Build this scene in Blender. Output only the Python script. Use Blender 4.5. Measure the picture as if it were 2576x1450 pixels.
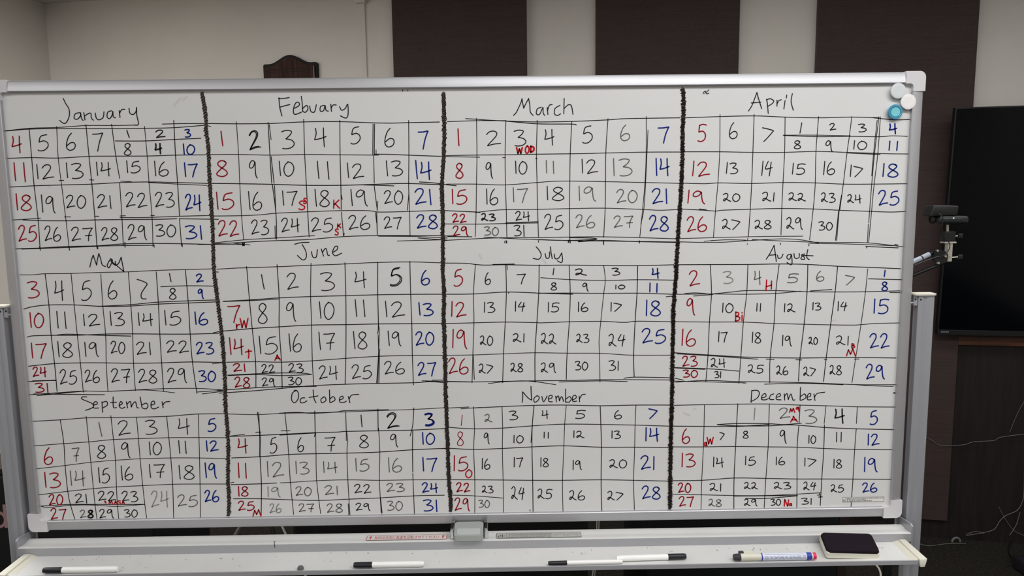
import bpy, bmesh, math, random
from mathutils import Vector, Matrix
for o in list(bpy.data.objects): bpy.data.objects.remove(o)
S = bpy.context.scene; COL = S.collection
rad = math.radians

# ------------------------------------------------ camera, light, exposure
F = 1860.0                                   # focal length in pixels of the 2576 x 1450 frame
PITCH, YAW, ROLL = 0.122732, 0.011538, -0.011477
Z0 = 0.90                                    # lower edge of the whiteboard above the floor
CAM = Vector((0.08067, -1.48177, 0.68271 + Z0))
FWD = Vector((math.sin(YAW) * math.cos(PITCH), math.cos(YAW) * math.cos(PITCH), -math.sin(PITCH)))
_r = Vector((math.cos(YAW), -math.sin(YAW), 0)); _u = _r.cross(FWD)
RIGHT = math.cos(ROLL) * _r + math.sin(ROLL) * _u
UP = -math.sin(ROLL) * _r + math.cos(ROLL) * _u
cd = bpy.data.cameras.new('camera'); cam = bpy.data.objects.new('camera', cd); COL.objects.link(cam)
cd.sensor_fit = 'HORIZONTAL'; cd.sensor_width = 36; cd.lens = F / 2576 * 36; cd.clip_start = .05
cam.matrix_world = Matrix(((RIGHT.x, UP.x, -FWD.x, CAM.x), (RIGHT.y, UP.y, -FWD.y, CAM.y), (RIGHT.z, UP.z, -FWD.z, CAM.z), (0, 0, 0, 1)))
S.camera = cam

vs = S.view_settings
vs.view_transform = 'Standard'; vs.look = 'None'; vs.gamma = 1; vs.use_curve_mapping = False; vs.exposure = 0.0
w = bpy.data.worlds.new('world'); S.world = w; w.use_nodes = True
w.node_tree.nodes['Background'].inputs[0].default_value = (.5, .52, .56, 1)
w.node_tree.nodes['Background'].inputs[1].default_value = .15

def ray(px, py): return (RIGHT * ((px - 1288) / F) - UP * ((py - 725) / F) + FWD)
def at_y(px, py, Y=0.0):
    d = ray(px, py); return CAM + d * ((Y - CAM.y) / d.y)
def at_z(px, py, Z=0.0):
    d = ray(px, py); return CAM + d * ((Z - CAM.z) / d.z)
# the back wall stands at an angle to the board: origin on the floor, direction along it, normal into the room
WA = rad(11.7)
WT = Vector((math.cos(WA), -math.sin(WA), 0)); WN = Vector((-math.sin(WA), -math.cos(WA), 0))
W0 = at_z(2400, 1352)
def at_wall(px, py, off=0.0):
    d = ray(px, py); q = W0 + WN * off
    return CAM + d * ((q - CAM).dot(WN) / d.dot(WN))
CORNER = at_wall(112, 10); CEIL = CORNER.z; W0 = Vector((CORNER.x, CORNER.y, 0))
def wall(u, off, z): return W0 + WT * u + WN * off + Vector((0, 0, z))
def wu(p): return (p - W0).dot(WT)
ROOM_W, ROOM_D = 6.6, 6.0

def area(name, loc, sx, sy, power, col=(1, .995, .985), rz=0.0):
    l = bpy.data.lights.new(name, 'AREA'); l.shape = 'RECTANGLE'; l.size = sx; l.size_y = sy; l.energy = power; l.color = col
    o = bpy.data.objects.new(name, l); COL.objects.link(o); o.location = loc; o.rotation_euler = (0, 0, rz)
    return o
LIGHTS = [((.66, -1.02), 21), ((2.0, -1.25), 20), ((-1.75, -1.2), 15), ((.4, -3.0), 13), ((-1.3, -3.0), 13), ((2.1, -3.0), 10),
          ((-1.9, .75), 38), ((.8, .5), 14), ((2.35, .3), 8)]
for (lx, ly), pw in LIGHTS:
    area('ceiling_lamp', (lx, ly, CEIL - .03), 1.5, .34, pw, rz=-WA)
# ------------------------------------------------ materials
def lin(c): return tuple(((v / 255) / 12.92 if v / 255 <= .04045 else ((v / 255 + .055) / 1.055) ** 2.4) for v in c) + (1,)
MC = {}
def mat(name, col, rough=.5, metal=0.0, var=0.0, scale=8.0, bump=0.0, bscale=60.0, stretch=(1, 1, 1), spec=.5, trans=0.0, coat=0.0, ior=1.45):
    if name in MC: return MC[name]
    m = bpy.data.materials.new(name); m.use_nodes = True; nt = m.node_tree; b = nt.nodes['Principled BSDF']
    b.inputs['Base Color'].default_value = lin(col); b.inputs['Roughness'].default_value = rough; b.inputs['Metallic'].default_value = metal
    b.inputs['Specular IOR Level'].default_value = spec; b.inputs['Transmission Weight'].default_value = trans
    b.inputs['Coat Weight'].default_value = coat; b.inputs['IOR'].default_value = ior
    if var or bump:
        tc = nt.nodes.new('ShaderNodeTexCoord'); mp = nt.nodes.new('ShaderNodeMapping'); mp.inputs['Scale'].default_value = stretch
        nt.links.new(tc.outputs['Object'], mp.inputs['Vector'])
    if var:
        n = nt.nodes.new('ShaderNodeTexNoise'); n.inputs['Scale'].default_value = scale; n.inputs['Detail'].default_value = 6
        r = nt.nodes.new('ShaderNodeValToRGB'); r.color_ramp.elements[0].position = .3; r.color_ramp.elements[1].position = .7
        r.color_ramp.elements[0].color = lin(tuple(v * (1 - var) for v in col)); r.color_ramp.elements[1].color = lin(tuple(min(255, v * (1 + var)) for v in col))
        nt.links.new(mp.outputs[0], n.inputs['Vector']); nt.links.new(n.outputs['Fac'], r.inputs[0]); nt.links.new(r.outputs[0], b.inputs['Base Color'])
    if bump:
        n = nt.nodes.new('ShaderNodeTexNoise'); n.inputs['Scale'].default_value = bscale; n.inputs['Detail'].default_value = 4
        k = nt.nodes.new('ShaderNodeBump'); k.inputs['Strength'].default_value = bump; k.inputs['Distance'].default_value = .002
        nt.links.new(mp.outputs[0], n.inputs['Vector']); nt.links.new(n.outputs['Fac'], k.inputs['Height']); nt.links.new(k.outputs[0], b.inputs['Normal'])
    MC[name] = m; return m
M_WALL = mat('wallpaper', (216, 211, 204), .9, var=.03, scale=1.2, bump=.25, bscale=220, spec=.2)
M_CEIL = mat('ceiling_board', (196, 192, 186), .95, var=.03, scale=30, spec=.1)
M_PANEL = mat('dark_panel', (64, 51, 48), .55, var=.07, scale=5, bump=.5, bscale=60, stretch=(1, 1, 40), spec=.35)
M_WAIN = mat('black_wainscot', (33, 29, 27), .6, var=.12, scale=4, bump=.3, bscale=50, stretch=(12, 12, 1), spec=.3)
M_RAILW = mat('stained_wood', (84, 50, 34), .45, var=.25, scale=5, stretch=(1, 1, 14))
M_CARPET = mat('carpet', (43, 41, 37), 1, var=.22, scale=90, bump=.8, bscale=300, spec=.05)
M_BOARD = mat('enamel_board', (221, 221, 221), .32, var=.012, scale=2.2, spec=.35)
M_ALU = mat('frame_aluminium', (190, 190, 194), .5, metal=.72, var=.015, scale=3)
M_CORNER = mat('frame_corner_plastic', (214, 212, 216), .42, spec=.45)
M_POST = mat('silver_paint', (172, 174, 181), .36, metal=.4, spec=.5)
M_CREAM = mat('ivory_plastic', (222, 219, 205), .5)
M_TRAY = mat('tray_white', (222, 222, 220), .45, var=.02, scale=6)
M_TRAYF = mat('tray_grey', (166, 167, 172), .45, metal=.2)
M_KNOB = mat('grey_plastic', (158, 162, 160), .5)
M_CHROME = mat('chrome', (210, 212, 214), .18, metal=1)
M_BLACK = mat('black_plastic', (20, 20, 22), .45)
M_CAP = mat('marker_black', (30, 30, 36), .38)
M_WHITE = mat('white_plastic', (252, 252, 250), .4)
M_FELT = mat('eraser_felt', (34, 27, 34), .95, bump=.4, bscale=400, spec=.1)
M_SCREEN = mat('tv_glass', (5, 7, 11), .1, spec=.2)
M_BEZEL = mat('tv_bezel', (15, 16, 19), .5)
M_WOODP = mat('plaque_wood', (58, 40, 35), .75, var=.3, scale=6, stretch=(10, 10, 1), spec=.2)
M_WOODD = mat('plaque_edge', (24, 19, 17), .6, spec=.25)
M_CASE = mat('case_black', (17, 18, 21), .6, bump=.2, bscale=200)
M_CASEB = mat('case_brown', (38, 26, 22), .6, var=.15, scale=4)
M_PINK = mat('pale_pink_print', (175, 138, 138), .6)
M_CABW = mat('white_cable', (198, 196, 190), .5)
M_CABD = mat('grey_cable', (112, 110, 105), .5)
M_BLUE = mat('blue_translucent', (84, 182, 222), .12, trans=.35, coat=.5)
M_BLUEC = mat('blue_core', (126, 206, 216), .3)
INK = dict(k=mat('ink_black', (38, 36, 35), .5, spec=.2), g=mat('ink_faded', (98, 97, 95), .5), h=mat('ink_very_faded', (136, 135, 132), .5), r=mat('ink_red', (148, 10, 32), .5, spec=.2),
           R=mat('ink_bright_red', (190, 12, 26), .5, spec=.2), b=mat('ink_blue', (12, 36, 124), .5, spec=.2), d=mat('ink_dense', (50, 44, 40), .5, spec=.2), u=mat('ink_dense_pale', (98, 90, 83), .5, spec=.2))

# ------------------------------------------------ mesh helpers (all coordinates are world metres; a child is shifted by its root's location)
def root(name, loc, label, cat, group=None):
    o = bpy.data.objects.new(name, None); COL.objects.link(o); o.location = loc; o.empty_display_size = .05
    o['label'] = label; o['category'] = cat
    if group: o['group'] = group
    return o
def base_of(p):
    v = Vector((0, 0, 0))
    while p: v = v + p.location; p = p.parent
    return v
def obj(name, bm, m, parent=None, label=None, smooth=False, kind=None):
    me = bpy.data.meshes.new(name)
    if not isinstance(m, (list, tuple)): m = [m]
    bmesh.ops.translate(bm, verts=bm.verts, vec=-base_of(parent))
    bmesh.ops.recalc_face_normals(bm, faces=bm.faces)
    if smooth:
        for f in bm.faces: f.smooth = True
        for e in bm.edges:
            if len(e.link_faces) == 2 and e.calc_face_angle(0) > rad(38): e.smooth = False
    bm.to_mesh(me); bm.free()
    for x in m: me.materials.append(x)
    o = bpy.data.objects.new(name, me); COL.objects.link(o); o.parent = parent
    if label: o['label'] = label
    if kind: o['kind'] = kind
    return o
def tag(o, label, cat, group=None):
    o['label'] = label; o['category'] = cat
    if group: o['group'] = group
    return o
def hull(bm, lower, upper):
    """prism between two rings of points"""
    a = [bm.verts.new(p) for p in lower]; b = [bm.verts.new(p) for p in upper]; n = len(a)
    bm.faces.new(a); bm.faces.new(b[::-1])
    for i in range(n): bm.faces.new((a[i], b[i], b[(i+1) % n], a[(i+1) % n]))
    return bm
def box(x0, x1, y0, y1, z0, z1, bev=0.0, seg=2, bm=None):
    t = bmesh.new()
    hull(t, [(x0, y0, z0), (x1, y0, z0), (x1, y1, z0), (x0, y1, z0)], [(x0, y0, z1), (x1, y0, z1), (x1, y1, z1), (x0, y1, z1)])
    if bev: bmesh.ops.bevel(t, geom=t.edges[:], offset=bev, segments=seg, profile=.5, affect='EDGES')
    if bm is None: return t
    merge(bm, t); return bm
def merge(bm, t):
    me = bpy.data.meshes.new('tmp'); t.to_mesh(me); t.free(); bm.from_mesh(me); bpy.data.meshes.remove(me); return bm
def wbox(u0, u1, o0, o1, z0, z1, bev=0.0):
    """box laid along the back wall"""
    t = bmesh.new()
    q = [(u0, o0), (u1, o0), (u1, o1), (u0, o1)]
    hull(t, [wall(a, b, z0) for a, b in q], [wall(a, b, z1) for a, b in q])
    if bev: bmesh.ops.bevel(t, geom=t.edges[:], offset=bev, segments=2, profile=.5, affect='EDGES')
    return t
def prism_x(prof, x0, x1):
    """profile of (y, z) drawn out along x"""
    return hull(bmesh.new(), [(x0, y, z) for y, z in prof], [(x1, y, z) for y, z in prof])
def prism_z(prof, z0, z1):
    return hull(bmesh.new(), [(x, y, z0) for x, y in prof], [(x, y, z1) for x, y in prof])
def tube(pts, r, n=10, bm=None, caps=True):
    bm = bm or bmesh.new(); pts = [Vector(p) for p in pts]; rings = []; nrm = None
    for i, p in enumerate(pts):
        t = (pts[min(i+1, len(pts)-1)] - pts[max(i-1, 0)]).normalized()
        if nrm is None: nrm = t.orthogonal().normalized()
        nrm = (nrm - t * nrm.dot(t)).normalized(); bn = t.cross(nrm)
        rr = r[i] if isinstance(r, (list, tuple)) else r
        rings.append([bm.verts.new(p + (nrm * math.cos(2*math.pi*k/n) + bn * math.sin(2*math.pi*k/n)) * rr) for k in range(n)])
    for a, b in zip(rings, rings[1:]):
        for k in range(n): bm.faces.new((a[k], a[(k+1) % n], b[(k+1) % n], b[k]))
    if caps: bm.faces.new(rings[0][::-1]); bm.faces.new(rings[-1])
    return bm
def curve3(pts, n=8):
    P = [Vector(p) for p in pts]; P = [P[0]] + P + [P[-1]]; out = []
    for i in range(1, len(P) - 2):
        a, b, c, d = P[i-1], P[i], P[i+1], P[i+2]
        for k in range(n):
            t = k / n; out.append(.5 * (2*b + (c-a)*t + (2*a-5*b+4*c-d)*t*t + (3*b-a-3*c+d)*t**3))
    out.append(P[-2]); return out
def lathe(prof, c, axis, n=32, bm=None):
    """profile of (radius, height) turned about axis through c"""
    bm = bm or bmesh.new(); axis = Vector(axis).normalized(); a = axis.orthogonal().normalized(); b = axis.cross(a); rings = []
    for r, h in prof:
        if r < 1e-6: rings.append([bm.verts.new(Vector(c) + axis * h)])
        else: rings.append([bm.verts.new(Vector(c) + axis * h + (a * math.cos(2*math.pi*k/n) + b * math.sin(2*math.pi*k/n)) * r) for k in range(n)])
    for p, q in zip(rings, rings[1:]):
        for k in range(n):
            if len(p) == 1 and len(q) == 1: continue
            if len(p) == 1: bm.faces.new((p[0], q[k], q[(k+1) % n]))
            elif len(q) == 1: bm.faces.new((p[k], q[0], p[(k+1) % n]))
            else: bm.faces.new((p[k], q[k], q[(k+1) % n], p[(k+1) % n]))
    return bm
def rrect(x0, x1, y0, y1, r, n=5):
    out = []
    for cx, cy, a in ((x1-r, y1-r, 0), (x0+r, y1-r, 90), (x0+r, y0+r, 180), (x1-r, y0+r, 270)):
        for k in range(n + 1):
            t = rad(a + 90 * k / n); out.append((cx + r*math.cos(t), cy + r*math.sin(t)))
    return out

# ------------------------------------------------ the room
def struct(name, bm, m, parent=None, smooth=False):
    return obj(name, bm, m, parent, smooth=smooth, kind='structure')
t = bmesh.new(); c = [wall(0, 0, 0), wall(ROOM_W, 0, 0), wall(ROOM_W, ROOM_D, 0), wall(0, ROOM_D, 0)]
dz = Vector((0, 0, .1)); hull(t, [p - dz for p in c], c); struct('floor', t, M_CARPET)
t = bmesh.new(); c = [p + Vector((0, 0, CEIL)) for p in c]; hull(t, c, [p + dz for p in c]); struct('ceiling', t, M_CEIL)
back = struct('wall_back', wbox(-.12, ROOM_W + .12, -.12, 0, -.1, CEIL + .1), M_WALL)
struct('wall_left', wbox(-.12, 0, 0, ROOM_D, -.1, CEIL + .1), M_WALL)
struct('wall_right', wbox(ROOM_W, ROOM_W + .12, 0, ROOM_D, -.1, CEIL + .1), M_WALL)
struct('wall_front', wbox(-.12, ROOM_W + .12, ROOM_D, ROOM_D + .12, -.1, CEIL + .1), M_WALL)
PB = at_wall(2380, 1311, .035).z
pan = [(wu(at_wall(986, 40, .035)), wu(at_wall(1322, 40, .035))), (wu(at_wall(1498, 40, .035)), wu(at_wall(1861, 40, .035))), (wu(at_wall(2058, 40, .035)), wu(at_wall(2463, 40, .035)))]
for i, (a, b) in enumerate(pan):
    p = struct('trim_%d' % (i + 1), wbox(a, b, 0, .035, PB, CEIL), M_PANEL)
    p['label'] = ['dark brown fluted wall panel nearest the white duct', 'dark brown wall panel between the two pale wall strips', 'dark brown wall panel beside the television'][i]
u3 = pan[2][1]
rt = at_wall(2412, 846, .03).z; rb = at_wall(2412, 869, .03).z
wz = at_wall(2400, 1318, .02).z
o = struct('trim_4', wbox(u3 + .001, ROOM_W, 0, .016, wz, rb), M_WAIN); o['label'] = 'black wainscot panel under the television'
o = struct('trim_5', wbox(u3 + .001, ROOM_W, 0, .03, rb, rt, .002), M_RAILW); o['label'] = 'stained wooden rail above the black wainscot'
struct('baseboard_back', wbox(0, ROOM_W, 0, .02, 0, PB + .004), M_WAIN)
# white cable duct from ceiling to floor
u0, u1 = wu(at_wall(907, 100, .02)), wu(at_wall(917.5, 100, .02)); jb = at_wall(912, 6, .03).z
t = root('cable_duct', wall((u0+u1)/2, 0, .1), 'white wall duct running up to a junction box left of the dark panels', 'duct')
obj('duct_cover', wbox(u0, u1, 0, .009, .12, jb + .004), M_WALL, t)
obj('junction_box', wbox(u0 - .018, u1 + .012, 0, .034, jb, min(jb + .09, CEIL), .004), M_WALL, t)

# wooden plaque on the wall
def plaque():
    L, Rr = wu(at_wall(662.5, 175, .02)), wu(at_wall(800, 175, .01)); zt = at_wall(728, 137.5, .02).z; zs = at_wall(740, 158, .02).z
    wd = Rr - L; bot = zt - .42
    t = root('wall_plaque', wall((L+Rr)/2, 0, bot), 'dark arched wooden plaque hanging on the beige wall above the board', 'plaque')
    def outline(ins):
        pts = []; n = 28; h = zt - zs
        for k in range(n + 1):
            s = k / n; d = abs(s - .5) / .5
            zz = zs + h * (.5 + .5 * math.cos(math.pi * min(1, d / .78))) - .001
            pts.append((L + ins + (wd - 2*ins) * s, zz - ins * 1.1))
        r = .006
        pts[0] = (pts[0][0], pts[0][1] - r); pts.insert(1, (pts[0][0] + r, pts[0][1] + r))
        pts[-1] = (pts[-1][0], pts[-1][1] - r); pts.insert(-1, (pts[-1][0] - r, pts[-1][1] + r))
        return pts + [(Rr - ins, bot + ins), (L + ins, bot + ins)]
    def slab(ins, o0, o1, bev=0):
        b = hull(bmesh.new(), [wall(u, o0, z) for u, z in outline(ins)], [wall(u, o1, z) for u, z in outline(ins)])
        if bev: bmesh.ops.bevel(b, geom=[e for e in b.edges], offset=bev, segments=2, profile=.5, affect='EDGES')
        return b
    obj('back_board', slab(0, 0, .020), M_WOODD, t, smooth=True)
    obj('front_board', slab(.0115, .020, .026), M_WOODP, t, smooth=True)
    a, b = L + .028, Rr - .040; zc = at_wall(740, 176, .06).z
    m = bmesh.new()
    for q in ((a, b, zc + .010, zc + .0125), (a, b, zc - .002, zc), (b - .002, b, zc, zc + .0125), (a, a + .002, zc, zc + .0125)):
        merge(m, wbox(q[0], q[1], .026, .0272, q[2], q[3]))
    obj('name_strip_frame', m, M_WOODD, t)
    obj('beading', wbox(Rr - .0155, Rr - .0115, .026, .030, bot + .02, zs - .019, .001), M_CHROME if False else mat('pale_beading', (120, 108, 104), .3), t, label='pale glossy bead along the right edge')
plaque()

# television on the wall
TO = .10; TTILT = math.tan(rad(3.2))                         # hung with its top leaning into the room
tb = at_wall(2358, 842, TO); tl = at_wall(2400, 271, TO + .05)
tu = wu(tb) * .5 + wu(tl) * .5 + .002; tz0, tz1 = tb.z, tl.z; th = tz1 - tz0; tw = th * 1.72
def tvbox(*a):
    t = wbox(*a)
    for v in t.verts: v.co += WN * ((v.co.z - tz0) * TTILT)
    return t
tv = root('television', wall(tu + tw/2, 0, tz0), 'large black flat television mounted on the back wall', 'television')
obj('casing', tvbox(tu, tu + tw, TO - .03, TO - .002, tz0, tz1), M_BEZEL, tv)
bz = at_wall(2370, 829, TO).z
obj('screen', tvbox(tu + .006, tu + tw - .006, TO - .002, TO - .0005, bz, tz1 - .006), M_SCREEN, tv)
obj('lower_bezel', tvbox(tu, tu + tw, TO - .002, TO + .003, tz0, bz - .002, .001), M_BEZEL, tv)
pa = at_wall(2367, 835, TO + .004)
mk = bmesh.new(); x = wu(pa)
for k, wk in enumerate((.006, .005, .006, .004, .006, .005)):
    merge(mk, tvbox(x, x + wk * .8, TO + .003, TO + .0038, pa.z - .003, pa.z + .002)); x += wk
obj('maker_mark', mk, mat('grey_print', (120, 124, 128), .5), tv)
obj('wall_mount', wbox(tu + tw*.35, tu + tw*.65, .001, TO - .028, tz0 + .2*th, tz1 - .45*th), M_BLACK, tv)

# black equipment cases between board and wall
def case(name, pxl, pxr, ptop, Y, dep, label, cat, m=M_CASE):
    a, b = at_y(pxl, 1345, Y), at_y(pxr, 1345, Y); h = at_y((pxl+pxr)/2, ptop, Y).z
    t = root(name, ((a.x+b.x)/2, Y + dep/2, 0), label, cat)
    obj('body', box(a.x, b.x, Y, Y + dep, .03, h, .012), m, t)
    for sx in (a.x + .05, b.x - .05):
        for sy in (Y + .05, Y + dep - .05):
            obj('foot', lathe([(0, 0), (.02, 0), (.018, .032), (0, .032)], (sx, sy, 0), (0, 0, 1), 16), M_BLACK, t, smooth=True)
    return t, a.x, b.x, h
# ---------------------------------------------------------------- handwriting
# Every month was measured on its own enlarged view: origin (photo px) and scale.
VIEWS = dict(A=(0, 200, 3.2946), B=(500, 200, 3.2953), C=(1090, 200, 3.2953), D=(1680, 200, 3.2955),
             E=(0, 600, 3.5362), F=(520, 600, 3.5371), G=(1090, 600, 3.5359), H=(1680, 600, 3.5364),
             I=(0, 970, 3.02), J=(550, 970, 3.02), K=(1100, 970, 3.0206), L=(1680, 970, 3.0212))
GLYPHS = {
 '1': [[(0, 0), (.45, .5), (1, 1)]],
 '2': [[(.03, .24), (.22, .06), (.5, 0), (.72, .1), (.7, .32), (.45, .62), (.12, .98), (.16, 1), (.55, .9), (1, .86)]],
 'l': [[(0, .16), (.3, 0), (.55, .08), (.6, .34), (.42, .68), (.14, .94), (.02, .88), (.14, .7), (.42, .72), (.72, .9), (1, 1)]],
 '3': [[(.02, .08), (.4, 0), (.78, .06), (.66, .26), (.36, .46), (.42, .47), (.82, .54), (1, .74), (.78, .93), (.4, 1), (.1, .98)]],
 '4': [[(.1, .02), (.16, .3), (.04, .6), (.1, .62), (.55, .56), (1, .46)], [(.78, 0), (.8, .5), (.86, 1)]],
 'f': [[(.45, 0), (.22, .25), (.06, .48), (.3, .52), (1, .42)], [(.86, .05), (.74, .5), (.6, 1)]],
 '5': [[(.86, 0), (.3, .1), (.14, .44), (.2, .45), (.6, .38), (.96, .52), (.96, .76), (.6, .97), (.2, 1), (.05, .95)]],
 's': [[(.22, .06), (.14, .42), (.2, .44), (.6, .4), (.9, .58), (.82, .86), (.4, 1), (.02, .96)], [(.22, .07), (.6, .0), (1, .04)]],
 '6': [[(.58, 0), (.26, .22), (.06, .58), (.08, .86), (.4, 1), (.84, .92), (1, .72), (.84, .56), (.5, .56), (.12, .72)]],
 '7': [[(0, .06), (.5, .05), (.98, 0), (.92, .1), (.68, .5), (.5, 1)]],
 'x': [[(0, .05), (.5, .04), (.98, 0), (.9, .12), (.66, .5), (.6, 1)], [(.28, .6), (.95, .56)]],
 '>': [[(0, .05), (.45, .12), (1, .24), (.95, .34), (.5, .72), (.12, 1)]],
 'z': [[(0, 0), (.5, .08), (1, .22), (.8, .42), (.45, .7), (.42, .92), (.6, 1), (.92, 1)]],
 '8': [[(.8, .1), (.5, 0), (.18, .12), (.18, .3), (.5, .47), (.86, .64), (.96, .84), (.6, 1), (.16, .94), (.06, .8), (.38, .55), (.74, .32), (.86, .16), (.72, .04)]],
 '9': [[(.72, .1), (.42, 0), (.12, .14), (.04, .36), (.26, .44), (.56, .32), (.72, .08), (.76, .5), (.84, .85), (1, 1)]],
 '0': [[(.46, .02), (.16, .2), (.02, .58), (.2, .92), (.52, 1), (.86, .78), (.98, .4), (.76, .1), (.4, 0)]],
 'S': [[(.9, .08), (.45, 0), (.12, .2), (.4, .42), (.85, .62), (.8, .9), (.4, 1), (.05, .9)]],
 'K': [[(.1, 0), (.08, 1)], [(.9, 0), (.12, .58)], [(.3, .45), (1, 1)]],
 'W': [[(0, 0), (.14, .5), (.25, 1)], [(.25, 1), (.5, .25)], [(.5, .25), (.75, 1)], [(.75, 1), (1, 0)]],
 'O': [[(.5, 0), (.1, .3), (.05, .7), (.4, 1), (.85, .8), (.95, .3), (.6, 0), (.45, .02)]],
 'D': [[(.1, 0), (.08, 1)], [(.1, 0), (.8, .12), (1, .5), (.7, .85), (.08, 1)]],
 'r': [[(.15, 0), (.3, 1)], [(.25, .6), (.5, .2), (1, .12)]],
 't': [[(0, .3), (.5, .2), (1, .18)], [(.5, 0), (.55, .5), (.5, 1)]],
 'A': [[(.05, 1), (.3, .5), (.45, 0)], [(.45, 0), (.7, .5), (1, .95)], [(.2, .62), (.85, .6)]],
 'H': [[(.15, 0), (.05, 1)], [(.9, .1), (.88, .85)], [(.1, .62), (.9, .48)]],
 'B': [[(.1, 0), (.05, 1)], [(.1, 0), (.7, .1), (.7, .35), (.2, .48)], [(.2, .48), (.95, .6), (.8, .9), (.05, 1)]],
 'i': [[(.5, .35), (.5, 1)], [(.5, 0), (.5, .06)]],
 'M': [[(0, 1), (.2, .1)], [(.2, .1), (.45, .75)], [(.45, .75), (.7, 0)], [(.7, 0), (1, 1)]],
 'N': [[(0, 1), (.1, 0)], [(.1, 0), (.8, 1)], [(.8, 1), (1, .05)]],
 '.': [[(0, 0), (.5, .5), (1, 1)]],
 'a': [[(.7, .1), (.2, .2), (.05, .7), (.4, .95), (.7, .6), (.75, .1), (.8, .7), (1, 1)]],
}
# numbers: text, x0, y0, x1, y1 [, ink [, width]]; ink k black, r red, b blue, g faded grey, h very faded
# variant digits: l looped 2, f slanted 4, s 5 with its own bar, x crossed 7, > short 7, z 7 with a hook
MONTHS = {}
MONTHS['January'] = dict(view='A', tilt=1, nums="""4 98 470 178 608 r;5 312 458 400 592;6 548 445 625 588;7 768 445 852 595
1 1052 422 1072 482 k 3;2 1290 420 1368 482 k 3.3;3 1532 415 1580 478 b;8 1028 530 1088 628;4 1285 532 1338 615 k 4.4;10 1520 535 1615 622 b
11 112 690 215 848 r;12 305 705 445 825;13 550 692 690 822;14 800 685 915 800;15 1050 675 1162 775;16 1282 678 1395 802;17 1530 692 1635 808 b
18 135 948 262 1088 r;19 345 958 458 1108;20 548 960 712 1068;21 805 955 920 1070;22 1040 938 1218 1062;23 1285 935 1445 1060;24 1535 952 1665 1088 b
25 152 1210 302 1342 r;26 370 1215 502 1342;2x 590 1225 765 1338;28 840 1228 978 1335;29 1058 1203 1215 1330;30 1290 1205 1458 1305;31 1535 1213 1672 1325 b""",
 lines="""35,428 245,405 480,398 715,382 925,382 1145,378;45,428 245,412 480,408 925,408 1200,405 1440,400 1690,380;1345,370 1520,366 1690,366
62,655 260,648 480,652 740,638 960,636 1220,635 1450,628 1705,625;78,893 280,882 510,875 760,868 1000,855 1230,850 1470,855 1730,862
1230,855 1480,868 1715,878;1000,843 1090,848;490,838 528,838;742,832 778,834;112,1165 200,1160 335,1150;190,1165 320,1170 540,1172 790,1165 1010,1162 1300,1160 1465,1155
995,1145 1200,1145 1480,1135 1740,1128;1485,1155 1810,1160;535,1140 585,1140;783,1135 820,1135;995,1132 1040,1130;1250,1128 1280,1128
132,1405 330,1398 560,1385 800,1380 1000,1365 1200,1360 1480,1362 1760,1368;180,1407 600,1392 900,1380 1280,1375;955,510 1200,510 1440,498 1665,488
242,410 262,640 283,880 315,1150 332,1400;470,390 482,640 510,870 545,1150 575,1415;712,375 738,635 762,870 788,1165 805,1405;925,372 960,635 992,820;992,860 1010,1130 1022,1380
1198,388 1220,635 1235,850 1260,1130 1268,1385;1440,340 1455,630 1472,860 1488,1130;1488,1160 1505,1380;328,1385 335,1418;572,1390 577,1415;808,1385 812,1405;1035,1350 1037,1392;1275,1370 1279,1392;1510,1365 1512,1388""",
 word="""525,158 545,200 572,245 575,300 555,350 530,365 495,340;665,275 625,285 615,320 640,330 668,300 668,275 675,320 690,340;695,275 705,335;705,300 740,280 755,285 758,320 775,338
790,278 798,318 820,335 855,315 862,268;925,260 895,270 888,310 910,325 932,290 935,262 940,310 958,318;988,258 995,315;992,280 1010,250 1035,248;1070,240 1078,280 1105,290 1128,265 1132,232;1132,232 1135,300 1148,372 1110,378""")
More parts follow.
